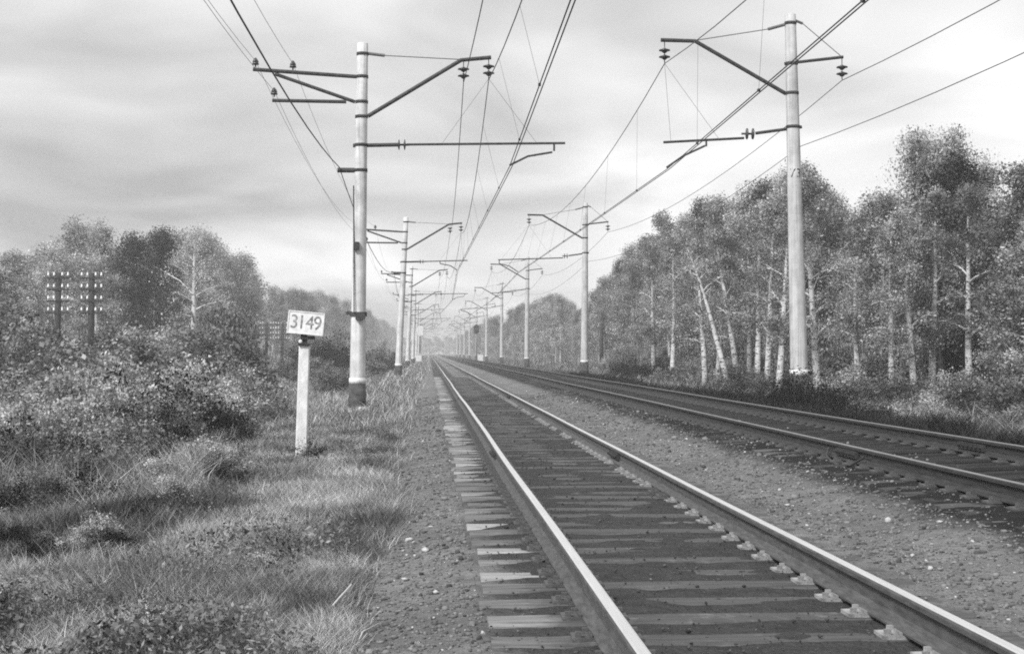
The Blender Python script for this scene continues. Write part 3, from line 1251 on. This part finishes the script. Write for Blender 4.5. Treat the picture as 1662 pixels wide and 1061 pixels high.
# ------------------------------------------------------------------ vegetation
def leaf_mesh(C, size, seed, up=0.35, elong=1.7):
    r = np.random.default_rng(seed)
    n = len(C)
    a = r.normal(size=(n, 3))
    a /= np.linalg.norm(a, axis=1)[:, None]
    nrm = r.normal(size=(n, 3))
    nrm[:, 2] += up * 2
    bvec = np.cross(nrm, a)
    bvec /= np.linalg.norm(bvec, axis=1)[:, None] + 1e-9
    s = size * np.clip(r.lognormal(0, 0.38, n), 0.4, 2.2)[:, None]
    A = a * s * 0.5
    B = bvec * s * 0.5 / elong
    V = np.stack([C - A, C - A * 0.1 + B, C + A, C - A * 0.1 - B], 1).reshape(-1, 3)
    F = np.arange(4 * n).reshape(n, 4)
    return np_mesh('leaves', V, F)


def tree_meshes(seed, h=10.0, spread=2.3, start=0.28, nlimb=26, nleaf=13000, leaf=0.088, bark='birch_bark', leafm='leaf_mid',
                lean=(0, 0), bare=0.0, clump=0.42, r0=None, twin=False):
    r = random.Random(seed)
    peak = r.uniform(0.75, 1.5)
    rn = np.random.default_rng(seed)
    b = MB()
    r0 = r0 or (0.010 * h + 0.03)
    cl = []           # clump centres, radius, weight
    stems = [(0.0, 0.0, 1.0)] + ([(r.uniform(-.05, .05), r.uniform(0.02, .06), 0.9)] if twin else [])
    for sx, sl, sh in stems:
        H = h * sh
        pts = []
        n = 9
        wx, wy = r.uniform(-1, 1), r.uniform(-1, 1)
        for i in range(n + 1):
            t = i / n
            pts.append(Vector((lean[0] * t ** 1.2 + sl * h * t + 0.10 * math.sin(t * 5 + wx * 3) * t, lean[1] * t ** 1.2 + 0.10 * math.sin(t * 4 + wy * 3) * t, H * t)))
        b.tube(pts, [max(0.012, r0 * (1 - t / n) ** 0.8) for t in range(n + 1)], 9)

        def at(t):
            q = t * n
            i = min(int(q), n - 1)
            return pts[i].lerp(pts[i + 1], q - i)
        az = r.uniform(0, 6.28)
        for i in range(nlimb):
            t = start + (0.97 - start) * ((i + r.random()) / nlimb) ** 0.92
            az += 2.4 + r.uniform(-0.6, 0.6)
            u = (t - start) / (1 - start)
            prof = (0.55 + 0.9 * u) if u < 0.35 else (0.865 * (1 - ((u - 0.35) / 0.65) ** peak) + 0.10)
            L = spread * prof * r.uniform(0.55, 1.2)
            el = math.radians(r.uniform(28, 55) + 18 * u)
            p0 = at(t)
            d = Vector((math.cos(az) * math.cos(el), math.sin(az) * math.cos(el), math.sin(el)))
            q = [p0]
            for j in (1, 2, 3, 4):
                s = j / 4
                q.append(p0 + d * L * s + Vector((0, 0, -0.30 * L * s * s)) + Vector((r.uniform(-.06, .06), r.uniform(-.06, .06), 0)) * L * 0.4)
            rb = max(0.012, r0 * (1 - t) * 0.5 + 0.01)
            b.tube(q, [rb, rb * .8, rb * .6, rb * .4, 0.006], 5, False)
            if r.random() < bare:
                continue
            cl.append((q[4], clump * r.uniform(0.7, 1.4), 1.3))
            cl.append((q[3], clump * r.uniform(0.6, 1.2), 0.9))
            for j in range(3):
                k = r.randint(1, 3)
                d2 = (d + Vector((r.uniform(-1, 1), r.uniform(-1, 1), r.uniform(-0.5, 0.4)))).normalized()
                e = q[k] + d2 * L * r.uniform(0.25, 0.55)
                e.z -= 0.15 * L
                b.tube([q[k], q[k].lerp(e, .5) + Vector((0, 0, .05)), e], [rb * .45, rb * .3, 0.005], 4, False)
                if r.random() < 0.7:
                    cl.append((e, clump * r.uniform(0.5, 1.3), 1.0))
        cl.append((pts[-1], clump * 0.7, 0.8))
        cl.append((at(0.94), clump * 0.8, 1.0))
    c = np.array([list(p[0]) for p in cl])
    cr = np.array([p[1] for p in cl])
    w = np.array([p[2] for p in cl]) * rn.lognormal(0, 0.5, len(cl)) * (cr / cr.mean()) ** 2
    idx = rn.choice(len(cl), nleaf, p=w / w.sum())
    g = rn.normal(size=(nleaf, 3)) * 0.62
    gl = np.linalg.norm(g, axis=1)
    g *= (np.minimum(gl, 1.25) / gl)[:, None]
    C = c[idx] + g * cr[idx][:, None] * np.array([1, 1, 0.7])
    C[:, 2] -= rn.exponential(0.26, nleaf)             # drooping twigs
    C[:, 2] = np.maximum(C[:, 2], h * start * 0.6)
    tm = b.mesh('trunk')
    tm.materials.append(MATS[bark])
    tm.polygons.foreach_set('use_smooth', np.ones(len(tm.polygons), dtype=bool))
    lm = leaf_mesh(C, leaf, seed + 1)
    lm.materials.append(MATS[leafm])
    return tm, lm, h


PROTO = {
    'birch': [tree_meshes(100 + i, 10.0, 2.3 + 0.3 * (i % 3), [0.20, 0.13, 0.24, 0.16][i % 4], 19, 25000, twin=(i in (2, 4)), clump=[0.52, 0.45, 0.58][i % 3]) for i in range(6)],
    'pale': [tree_meshes(200 + i, 10.0, 2.5, 0.14, 18, 19000, leafm='leaf_pale', clump=0.5) for i in range(3)],
    'dark': [tree_meshes(300 + i, 10.0, 2.6, 0.12, 24, 20000, leafm='leaf_dark', bark='bark_dark', clump=0.5) for i in range(3)],
    'wide': [tree_meshes(400 + i, 10.0, 3.2, 0.09, 26, 26000, clump=0.62) for i in range(3)],
}


def place_tree(kind, X, Y, h, label, group=None, pk=None, rot=None, wide=1.0, name='birch_tree', cat='tree'):
    tm, lm, ph_ = PROTO[kind][random.randrange(len(PROTO[kind])) if pk is None else pk]
    root = thing(name, label, cat, (X, Y, gz(X, Y) - 0.05), random.uniform(0, 6.28) if rot is None else rot, group)
    s = h / ph_
    root.rotation_euler = (random.gauss(0, 0.05), random.gauss(0, 0.07), root.rotation_euler.z)
    root.scale = (s * wide, s * wide, s)
    t = bpy.data.objects.new('trunk', tm)
    c = bpy.data.objects.new('crown', lm)
    for o in (t, c):
        COL.objects.link(o)
        o.parent = root
    return root


def h_for(X, Y, ytop):
    return (VPY - ytop) * depth_of(X, Y) / F_PX + CAM_H - gz(X, Y)


RO = [(690, 566), (705, 560), (740, 548), (760, 532), (790, 514), (820, 508), (850, 490), (880, 478), (905, 474), (930, 486), (945, 503), (958, 490), (980, 452),
      (1010, 412), (1040, 382), (1080, 350), (1110, 302), (1150, 308), (1185, 302), (1230, 288), (1270, 275), (1330, 262), (1370, 310), (1395, 345), (1420, 315),
      (1450, 330), (1480, 262), (1500, 218), (1530, 208), (1560, 228), (1590, 272), (1620, 280), (1662, 255), (1760, 250), (1900, 250)]
LO = [(-300, 380), (-60, 390), (0, 405), (60, 392), (100, 380), (130, 352), (160, 360), (190, 390), (215, 385), (250, 372), (300, 366), (340, 368), (370, 400), (395, 418),
      (410, 445), (430, 458), (470, 463), (520, 468), (560, 474), (590, 482), (610, 500), (630, 525), (645, 545), (670, 558), (690, 566)]


def outline(T, x):
    return float(np.interp(x, [p[0] for p in T], [p[1] for p in T]))


MASTN = ['first', 'second', 'third', 'fourth', 'fifth', 'sixth', 'seventh', 'eighth', 'ninth', 'tenth', 'eleventh', 'twelfth', 'thirteenth', 'fourteenth', 'fifteenth']


def tree_label(kind, side, row, Y):
    k = int(round((Y - Y1) / SPAN))
    desc = {'birch': 'white-trunked birch', 'pale': 'pale thin-leaved birch', 'dark': 'dark dense tree', 'wide': 'broad bushy tree'}[kind]
    k = min(k, NM - 1)
    if side > 0:
        return '%s in the %s row of the wood near %s' % (desc, row, 'the mast numbered 73' if k == 0 else 'the %s far-track mast' % MASTN[k])
    return '%s, %s row of the telegraph-side tree belt, by the %s near-track mast' % (desc, row, MASTN[k])


def fill_row(T, X0, ys, jit, kinds, drop, row, group, sign):
    for Y in ys:
        Yj_ = Y + random.uniform(-1, 1) * jit
        X = X0 + random.uniform(-1.2, 1.2)
        x = col_of(X, Yj_)
        if x > 1800 or x < -140:
            continue
        h = h_for(X, Yj_, outline(T, x) + random.uniform(*drop))
        h = max(5.0, min(h, 17.0))
        kind = random.choice(kinds)
        place_tree(kind, X, Yj_, h, tree_label(kind, sign, row, Yj_), group, wide=random.uniform(0.75, 1.3) * min(1.25, max(0.8, 10.5 / h)) * (1.35 if sign < 0 else 1.0))


# right wood
GW, GL = 'birch wood on the right', 'tree belt on the left'
fill_row(RO, 19.2, np.arange(42, 150, 2.9), 1.0, ['birch', 'birch', 'birch', 'pale', 'pale', 'wide', 'dark'], (0, 110), 'front', GW, 1)
fill_row(RO, 22.8, np.arange(48, 170, 3.3), 1.2, ['birch', 'birch', 'pale', 'dark'], (0, 60), 'second', GW, 1)
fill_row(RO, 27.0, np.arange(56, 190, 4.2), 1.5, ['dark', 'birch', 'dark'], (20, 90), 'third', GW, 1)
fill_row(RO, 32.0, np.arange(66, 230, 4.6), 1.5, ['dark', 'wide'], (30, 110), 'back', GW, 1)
fill_row(RO, 18.5, np.arange(152, 330, 7.5), 2.5, ['birch', 'wide', 'birch'], (0, 14), 'front', GW, 1)
fill_row(RO, 23.5, np.arange(175, 340, 8.5), 2.5, ['wide', 'dark', 'birch'], (0, 16), 'second', GW, 1)
fill_row(RO, 16.5, np.arange(335, 760, 15), 4, ['wide', 'birch'], (-2, 6), 'front', GW, 1)
# left belt
fill_row(LO, -24.0, np.arange(80, 150, 4.4), 1.4, ['pale', 'pale', 'birch', 'pale'], (8, 60), 'front', GL, -1)
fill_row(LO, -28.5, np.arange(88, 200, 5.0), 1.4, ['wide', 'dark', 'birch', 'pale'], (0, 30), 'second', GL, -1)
fill_row(LO, -25.5, np.arange(155, 420, 8.0), 2.5, ['wide', 'birch', 'pale'], (0, 12), 'front', GL, -1)
fill_row(LO, -21.0, np.arange(430, 800, 18), 4, ['wide', 'birch'], (-2, 4), 'front', GL, -1)

for i in range(26):                       # the line bends away behind this far screen of trees
    X = -34 + i * 2.5 + random.uniform(-1, 1)
    Y = 905 + random.uniform(-30, 40)
    place_tree(random.choice(['wide', 'birch']), X, Y, random.uniform(9, 13), 'far hazy tree closing the view where the line bends away', 'far hazy trees at the end of the line', wide=1.5)

# trees that stand out
PROTO['fan'] = [tree_meshes(501, 11.0, 3.3, 0.36, 24, 4200, leafm='leaf_pale', clump=0.5, r0=0.27)]
Yt = 92.0
Xt = px_pos(311, Yt)
place_tree('fan', Xt, Yt, h_for(Xt, Yt, 366), 'birch with a white fan of bare limbs behind the pale bush on the left', pk=0, rot=1.0)
for x, Y, yt, kd, lb in [(235, 98, 378, 'dark', 'big dark tree between the pale birches behind the braced telegraph pole'), (258, 112, 372, 'dark', 'dark tree touching the birch with the white fan of limbs'),
                         (150, 83, 356, 'pale', 'pale birch standing close behind the unbraced post of the double telegraph pole'), (62, 84, 392, 'pale', 'pale birch touching the braced pole of the double telegraph pole'), (120, 90, 352, 'pale', 'pale airy birch rising over the braced double telegraph pole'), (350, 176, 378, 'wide', 'rounded tree behind the birch with the white fan of limbs'),
                         (388, 188, 408, 'wide', 'rounded tree sloping down to the gap behind the number plate')]:
    X = px_pos(x, Y)
    place_tree(kd, X, Y, h_for(X, Y, yt), lb, wide=1.15)
for x, Y, yt, kd, lb in [(1502, 55, 214, 'wide', 'tall ragged tree topping the wood beside the low telegraph pole'), (1540, 57, 204, 'pale', 'tallest pale birch in the wood, above the low telegraph pole'),
                         (1600, 54, 262, 'pale', 'pale tall birch past the tallest one in the wood'), (1650, 53, 250, 'wide', 'broad tall birch ending the wood past the low telegraph pole')]:
    X = px_pos(x, Y)
    place_tree(kd, X, Y, h_for(X, Y, yt), lb, wide=0.85)
PROTO['lean'] = [tree_meshes(502, 7.0, 1.7, 0.66, 14, 700, leafm='leaf_pale', lean=(-2.3, -0.3), bare=0.8, r0=0.17)]
Yt = 66.0
Xt = px_pos(1186, Yt)
place_tree('lean', Xt, Yt, 7.0, 'white birch leaning to the track with bare broken limbs at its top', pk=0, rot=0.0)
PROTO['front'] = [tree_meshes(510 + i, 10.0, 2.0, 0.27, 14, 9000, r0=0.19, lean=(0.7 * (i - 1), 0.2)) for i in range(3)]
for i, (x, Y, yt) in enumerate([(1330, 50, 285), (1262, 58, 310), (1228, 68, 320), (1245, 66, 330), (1200, 70, 330), (1446, 46, 350), (1458, 47, 360), (1486, 46, 330), (1512, 47, 300),
                                (1574, 46, 300), (1145, 76, 350), (1165, 78, 360), (1090, 92, 380), (1060, 98, 390), (1216, 72, 340), (1395, 55, 350)]):
    X = px_pos(x, Y)
    lb = 'bright white birch trunk standing right behind the mast numbered 73' if i == 0 else \
        'slim birch with clear white trunk between the leaning birch and the mast numbered 73' if 1186 < x < 1300 else \
        'slim birch with clear white trunk around the low telegraph pole under the birches' if x > 1400 else \
        'slim birch with clear white trunk just behind the mast numbered 73, wood side' if x > 1300 else \
        'slim birch with clear white trunk between the leaning birch and the second far-track mast'
    place_tree('front', X, Y, h_for(X, Y, yt), lb, None if i == 0 else 'slim birches at the wood edge', pk=i % 3)


# shrubs
def shrub_meshes(seed, leafm, w=1.0, h=1.5, nleaf=10000, leaf=0.048, nclump=30):
    r = random.Random(seed)
    rn = np.random.default_rng(seed)
    b = MB()
    cl = []
    for i in range(nclump):
        az = r.uniform(0, 6.28)
        rad = w * math.sqrt(r.random())
        top = h * (1 - 0.55 * (rad / w) ** 2) * r.uniform(0.45, 1.05)
        tip = Vector((rad * math.cos(az), rad * math.sin(az), top))
        base = Vector((tip.x * 0.18, tip.y * 0.18, -0.05))
        mid = base.lerp(tip, 0.5) + Vector((r.uniform(-.1, .1), r.uniform(-.1, .1), 0.12))
        b.tube([base, mid, tip], [0.016, 0.011, 0.004], 4, False)
        cl.append((tip, 1.3))
        cl.append((mid.lerp(tip, 0.5), 1.0))
        cl.append((mid, 0.6))
    c = np.array([list(p[0]) for p in cl])
    wt = np.array([p[1] for p in cl])
    idx = rn.choice(len(cl), nleaf, p=wt / wt.sum())
    C = c[idx] + rn.normal(size=(nleaf, 3)) * np.array([0.13, 0.13, 0.10]) * w
    C[:, 2] = np.maximum(C[:, 2], 0.02)
    sm = b.mesh('stem')
    sm.materials.append(MATS['bark_dark'])
    lm = leaf_mesh(C, leaf, seed + 5, 0.6, 1.5)
    lm.materials.append(MATS[leafm])
    return sm, lm, h


SH = {'pale': [shrub_meshes(600 + i, 'shrub_pale') for i in range(4)],
      'mid': [shrub_meshes(620 + i, 'shrub_mid') for i in range(4)],
      'dark': [shrub_meshes(640 + i, 'leaf_black_shade', nleaf=6000) for i in range(2)],
      'big': [shrub_meshes(660 + i, 'shrub_mid', 1.1, 1.9, 11000, 0.07, 44) for i in range(3)]}


def place_shrub(kind, X, Y, h, label, group, wide=1.0):
    sm, lm, h0 = random.choice(SH[kind])
    root = thing('shrub', label, 'shrub', (X, Y, gz(X, Y) - 0.03), random.uniform(0, 6.28), group)
    s = h / h0
    root.scale = (s * wide, s * wide, s)
    for nm, me in (('stem', sm), ('foliage', lm)):
        o = bpy.data.objects.new(nm, me)
        COL.objects.link(o)
        o.parent = root
    return root


def shrub_px(kind, x, yt, Y, label, group, wide=1.0):
    X = px_pos(x, Y)
    place_shrub(kind, X, Y, max(0.35, h_for(X, Y, yt)), label, group, wide)


PB = 'pale broad-leaved bush in the thicket left of the number post'
MB_ = 'grey-green bush in the thicket left of the number post'
for x, yt, Y in [(258, 586, 27), (190, 575, 28.5), (120, 580, 28), (60, 592, 27), (10, 602, 26), (320, 592, 30), (225, 610, 25), (150, 620, 24.5), (90, 628, 24), (375, 590, 34), (290, 575, 33),
                 (340, 622, 28), (30, 640, 22.5), (-40, 600, 26)]:
    shrub_px('pale', x, yt, Y, PB, 'pale bushes left of the number post', random.uniform(0.9, 1.25))
for x, yt, Y in [(200, 655, 22), (110, 675, 20.5), (40, 690, 19.5), (265, 650, 23.5), (420, 618, 36), (-10, 670, 20), (160, 700, 19), (380, 640, 29), (60, 740, 17), (-20, 745, 16.5), (450, 640, 33)]:
    shrub_px('mid', x, yt, Y, MB_, 'grey bushes left of the number post', random.uniform(0.9, 1.3))
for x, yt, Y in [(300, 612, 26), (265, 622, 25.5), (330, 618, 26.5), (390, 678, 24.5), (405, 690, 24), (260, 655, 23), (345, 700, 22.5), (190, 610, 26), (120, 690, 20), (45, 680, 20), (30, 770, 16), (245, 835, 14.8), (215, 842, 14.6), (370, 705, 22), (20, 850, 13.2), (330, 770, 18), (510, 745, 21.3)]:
    shrub_px('dark', x, yt, Y, 'low bush coloured black as the shade of the hollow beside the number post', 'low shade-black bushes in the hollow', 0.9)  # black leaf colour paints the shaded gaps between the bushes
for x, yt, Y in [(345, 530, 58), (300, 535, 62), (265, 545, 60), (215, 545, 56), (170, 560, 50), (30, 520, 58), (65, 530, 56), (0, 500, 60), (-30, 480, 60),
                 (130, 552, 54), (250, 520, 70), (200, 525, 72)]:
    shrub_px('big' if random.random() < 0.6 else 'pale', x, yt, Y, 'tall bush growing below the braced telegraph pole line', 'tall bushes below the left tree belt', random.uniform(0.9, 1.2))
shrub_px('big', 372, 486, 66, 'tall slender pale bush between the fan-limbed birch and the number post', None, 0.55)
shrub_px('pale', 396, 560, 64, 'low pale bush beside the tall slender bush near the number post', None, 0.8)
for x, yt, Y in [(620, 555, 120), (600, 575, 90), (545, 590, 60), (530, 585, 75), (560, 590, 80), (515, 575, 95), (475, 570, 110), (630, 575, 130), (505, 548, 120), (528, 543, 122), (550, 545, 124), (565, 552, 126)]:
    if Y >= 120 and x < 570:
        shrub_px('dark', x, yt, Y, 'tall black-looking bush behind the number plate', 'dark bushes behind the number plate', 1.1)
    else:
        shrub_px('mid', x, yt, Y, 'low bush between the number post and the distant masts', 'low bushes along the left masts', 1.0)
# undergrowth on the right
for i in range(20):
    Y = 46 + i * 4.6 + random.uniform(-1.5, 1.5)
    X = random.uniform(17.2, 20.5)
    if X / Y < 0.44:
        place_tree(random.choice(['wide', 'pale']), X, Y, random.uniform(4.0, 6.0), 'low leafy young birch screening the trunks at the wood edge', 'young birches at the wood edge', wide=1.15)
for i in range(30):
    Y = random.uniform(44, 120)
    X = random.uniform(17, 21)
    if X / Y < 0.46:
        place_shrub('big', X, Y, random.uniform(1.6, 2.8), 'tall leafy bush among the trunks of the birch wood', 'tall bushes among the birch trunks', 1.0)
for i in range(46):
    Y = random.uniform(34, 120)
    X = random.uniform(13.0, 18.5)
    if X / Y > 0.47:
        continue
    place_shrub(random.choice(['mid', 'big', 'dark', 'pale', 'mid']), X, Y, random.uniform(0.9, 1.9), 'bush in the undergrowth at the foot of the birch wood', 'undergrowth bushes on the right', 1.1)
for x, yt, Y in [(1560, 600, 36), (1610, 590, 35), (1655, 600, 33), (1500, 630, 34), (1440, 640, 35), (1400, 640, 36), (1640, 650, 29), (1590, 660, 29.5), (1530, 655, 31), (1680, 640, 28)]:
    shrub_px(random.choice(['mid', 'pale', 'mid']), x, yt, Y, 'bush close to the far rail below the birches', 'bushes beside the far rail', 1.1)


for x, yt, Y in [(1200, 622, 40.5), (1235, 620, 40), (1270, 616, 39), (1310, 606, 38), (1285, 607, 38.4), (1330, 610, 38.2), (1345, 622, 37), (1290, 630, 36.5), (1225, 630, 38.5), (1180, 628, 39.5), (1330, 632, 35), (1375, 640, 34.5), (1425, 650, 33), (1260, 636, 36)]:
    shrub_px('dark', x, yt, Y, 'low bush coloured black as shade around the foot of the mast numbered 73', 'shade-black bushes at the foot of the mast', 1.2)  # shadow band by the mast, put into near-black leaves
# weedy clumps through the meadow
r_ = random.Random(5)
for i in range(84):
    Y = 9.5 * (24 / 9.5) ** r_.random()
    X = -r_.uniform(0.09 * Y, 0.345 * Y)
    if abs(X - Xp) < 0.5 and Y < 23:
        continue
    kd = r_.choice(['mid', 'dark', 'pale', 'dark', 'mid'])  # the dark kind paints black shadow pockets by its leaf colour
    place_shrub(kd, X, Y, r_.uniform(0.14, 0.04 + 0.023 * Y if Y < 12.5 else 0.06 + 0.031 * Y), {'mid': 'grey leafy weed clump', 'pale': 'pale leafy weed clump', 'dark': 'shade-coloured black weed clump'}[kd] + ' growing in the meadow grass beside the near track',
                'weed clumps in the meadow grass', r_.uniform(1.1, 1.7))


# grass
def blades(X, Y, Zb, H, W, lean, seed):
    r = np.random.default_rng(seed)
    n = len(X)
    a = r.uniform(0, 6.28, n)
    ux, uy = np.cos(a), np.sin(a)
    la = r.uniform(0, 6.28, n)
    lx, ly = np.cos(la) * lean * H, np.sin(la) * lean * H
    base = np.stack([X, Y, Zb], -1)
    side = np.stack([ux, uy, np.zeros(n)], -1) * (W / 2)[:, None]
    mid = base + np.stack([lx * 0.3, ly * 0.3, H * 0.55], -1)
    tip = base + np.stack([lx, ly, H * r.uniform(0.8, 1.0, n)], -1)
    V = np.stack([base - side, base + side, mid + side * 0.8, mid - side * 0.8, tip + side * 0.12, tip - side * 0.12], 1).reshape(-1, 3)
    k = 6 * np.arange(n)[:, None]
    F = np.concatenate([k + np.array([[0, 1, 2, 3]]), k + np.array([[3, 2, 4, 5]])], 1).reshape(-1, 4)
    return np_mesh('grass', V, F)


def grass_patch(name, n, y0, y1, xlo, xhi, hmin, hmax, w0, matn, label, seed, patch=0.5, tuft=6, clump=0.06):
    r = np.random.default_rng(seed)
    m = n // tuft
    Y = y0 * (y1 / y0) ** r.random(m)
    lo, hi = xlo(Y), xhi(Y)
    X = lo + (hi - lo) * r.random(m)
    p = fbm(X, Y, 0.75, seed + 1, 3)
    keep = p > patch * 0.62 + r.normal(size=m) * 0.06
    X, Y, p = X[keep], Y[keep], p[keep]
    m = len(X)
    hh = hmin + (hmax - hmin) * np.clip((p - 0.3) * 1.8, 0.05, 1) * r.uniform(0.6, 1.15, m)
    s = clump * (1 + Y / 40)
    X = np.repeat(X, tuft) + r.normal(size=m * tuft) * np.repeat(s, tuft)
    Y = np.repeat(Y, tuft) + r.normal(size=m * tuft) * np.repeat(s, tuft)
    H = np.repeat(hh, tuft) * r.uniform(0.5, 1.15, m * tuft)
    W = w0 * (0.6 + Y / 22) * r.uniform(0.6, 1.4, m * tuft)
    Z = ground_z(X, Y) - 0.02
    o = link(name, blades(X, Y, Z, H, W, 0.35 + 0.5 * r.random(m * tuft), seed + 2), matn)
    return tag(o, label, 'grass', kind='stuff')


edge = lambda Y: -0.50 - 0.10 * np.sin(Y * 0.8) - 0.12 * np.sin(Y * 0.27 + 1)
mead = lambda Y: -0.115 * Y - 0.5 + 0.25 * np.sin(Y * 0.9)
grass_patch('grass', 190000, 6.3, 34, mead, edge, 0.10, 0.34, 0.005, 'grass_pale',
            'pale dry meadow grass beside the near track', 11, 0.38)
grass_patch('grass', 50000, 6.3, 12, lambda Y: -0.36 * Y - 0.4, mead, 0.10, 0.32, 0.005, 'grass_pale',
            'pale dry grass in the open foreground before the bushes', 13, 0.46)
grass_patch('grass', 110000, 9.0, 36, lambda Y: -0.36 * Y - 0.4, mead, 0.10, 0.40, 0.007, 'grass_weed',
            'dark tangled weeds between the bushes and the number post', 17, 0.40)
grass_patch('grass', 40000, 6.3, 40, mead, edge, 0.08, 0.26, 0.007, 'grass_weed',
            'darker low weeds among the grass beside the near track', 15, 0.50)
grass_patch('grass', 90000, 30, 260, lambda Y: -np.minimum(0.36 * Y, 30), edge, 0.25, 0.6, 0.008, 'grass_pale',
            'pale grass strip running along the left masts into the distance', 21, 0.40, clump=0.1)
grass_patch('grass', 60000, 16, 200, lambda Y: 9.6 + 0 * Y, lambda Y: np.minimum(0.45 * Y, 19), 0.35, 0.85, 0.008, 'grass_weed',
            'tall dark weeds between the far track and the birch wood', 31, 0.35, clump=0.1)
grass_patch('grass', 15000, 20, 220, lambda Y: 11.0 + 0 * Y, lambda Y: np.minimum(0.45 * Y, 19), 0.4, 1.0, 0.008, 'grass_pale',
            'pale tall grass tops at the foot of the birch wood', 41, 0.56, clump=0.12)

grass_patch('grass', 60000, 18, 90, lambda Y: 7.9 + 0 * Y, lambda Y: 10.2 + 0 * Y, 0.35, 0.75, 0.010, 'leaf_black_shade',  # shade behind the far rail, painted with near-black blades
            'low vegetation strip coloured black as shade along the outer far rail', 51, 0.3, clump=0.1)
grass_patch('grass', 26000, 15, 34, lambda Y: -0.36 * Y - 0.4, lambda Y: -0.11 * Y - 0.8, 0.3, 0.8, 0.006, 'grass_pale',
            'tall rough grass standing through the bushes left of the number post', 61, 0.46)

# broad-leaved ground weeds
r = np.random.default_rng(77)
n = 150000
Y = 6.5 * (38 / 6.5) ** r.random(n)
X = -0.55 + (-0.36 * Y + 0.1) * r.random(n)
p = fbm(X, Y, 0.9, 60, 3)
k = p > 0.50
X, Y, p = X[k], Y[k], p[k]
C = np.stack([X, Y, ground_z(X, Y) + r.random(len(X)) * np.clip((p - 0.45) * 1.6, 0.05, 0.4)], -1)
o = link('ground_cover', leaf_mesh(C, 0.026, 78, 1.0, 1.8), 'shrub_mid')
tag(o, 'low broad-leaved weeds in the grass left of the track', 'weeds', kind='stuff')

# small things in the grass
Ys = (CAM_H + 0.36) * F_PX / (1020 - VPY)
Xs = px_pos(555, Ys)
zs = gz(Xs, Ys)
b = MB((Xs, Ys, zs))
b.tube([(Xs - 0.04, Ys - 0.15, zs + 0.18), (Xs, Ys, zs + 0.21), (Xs + 0.05, Ys + 0.14, zs + 0.25)], [0.005, 0.006, 0.004], 6)
o = b.build('stick', 'dry_stick', None, False, (Xs, Ys, zs))
tag(o, 'pale dry stick lying across the foreground grass', 'stick')
V, F = stones(1, np.zeros(1), np.zeros(1), np.zeros(1), np.array([0.16]), 91)
Xs, Ys = px_pos(589, 37.5), 37.5
tag(link('stone', np_mesh('stone', V, F), 'pale_stone', None, (Xs, Ys, gz(Xs, Ys) + 0.12)), 'white stone at the foot of the mast behind the number post', 'stone')
Xs, Ys = px_pos(661, 85.0), 85.0
V, F = stones(1, np.zeros(1), np.zeros(1), np.zeros(1), np.array([0.22]), 92)
tag(link('stone', np_mesh('stone', V, F), 'pale_stone', None, (Xs, Ys, gz(Xs, Ys) + 0.3)), 'white stone beside the foot of the second mast on the left', 'stone')
for i, x in enumerate((450, 459, 468)):
    Ys = 120.0
    Xs = px_pos(x, Ys)
    zs = gz(Xs, Ys)
    b = MB()
    b.tube([(0, 0, -0.1), (0.02 * (i - 1), 0, 1.35), (0.02 * (i - 1), 0, 1.42)], [0.09, 0.08, 0.03], 6)
    o = b.build('marker_stake', 'white_paint', None, False, (Xs, Ys, zs))
    tag(o, 'short white stake in the grass below the distant double telegraph pole', 'stake', 'short white stakes in a row')

# ------------------------------------------------------------------ haze
HZ_DENS = 0.0010
m = bpy.data.materials.new('haze_air')
m.use_nodes = True
nt = m.node_tree
nt.nodes.clear()
out = nt.nodes.new('ShaderNodeOutputMaterial')
pv = nt.nodes.new('ShaderNodeVolumePrincipled')
pv.inputs['Color'].default_value = (0.99, 0.99, 0.99, 1)
pv.inputs['Density'].default_value = HZ_DENS
pv.inputs['Anisotropy'].default_value = 0.0
nt.links.new(pv.outputs[0], out.inputs['Volume'])
MATS['haze_air'] = m
b = MB()
b.box((0, 2200, 8.5), (6400, 4900, 25.0))
hz = b.build('haze', 'haze_air')
tag(hz, 'thin pale haze filling the air along the line', 'haze', kind='stuff')
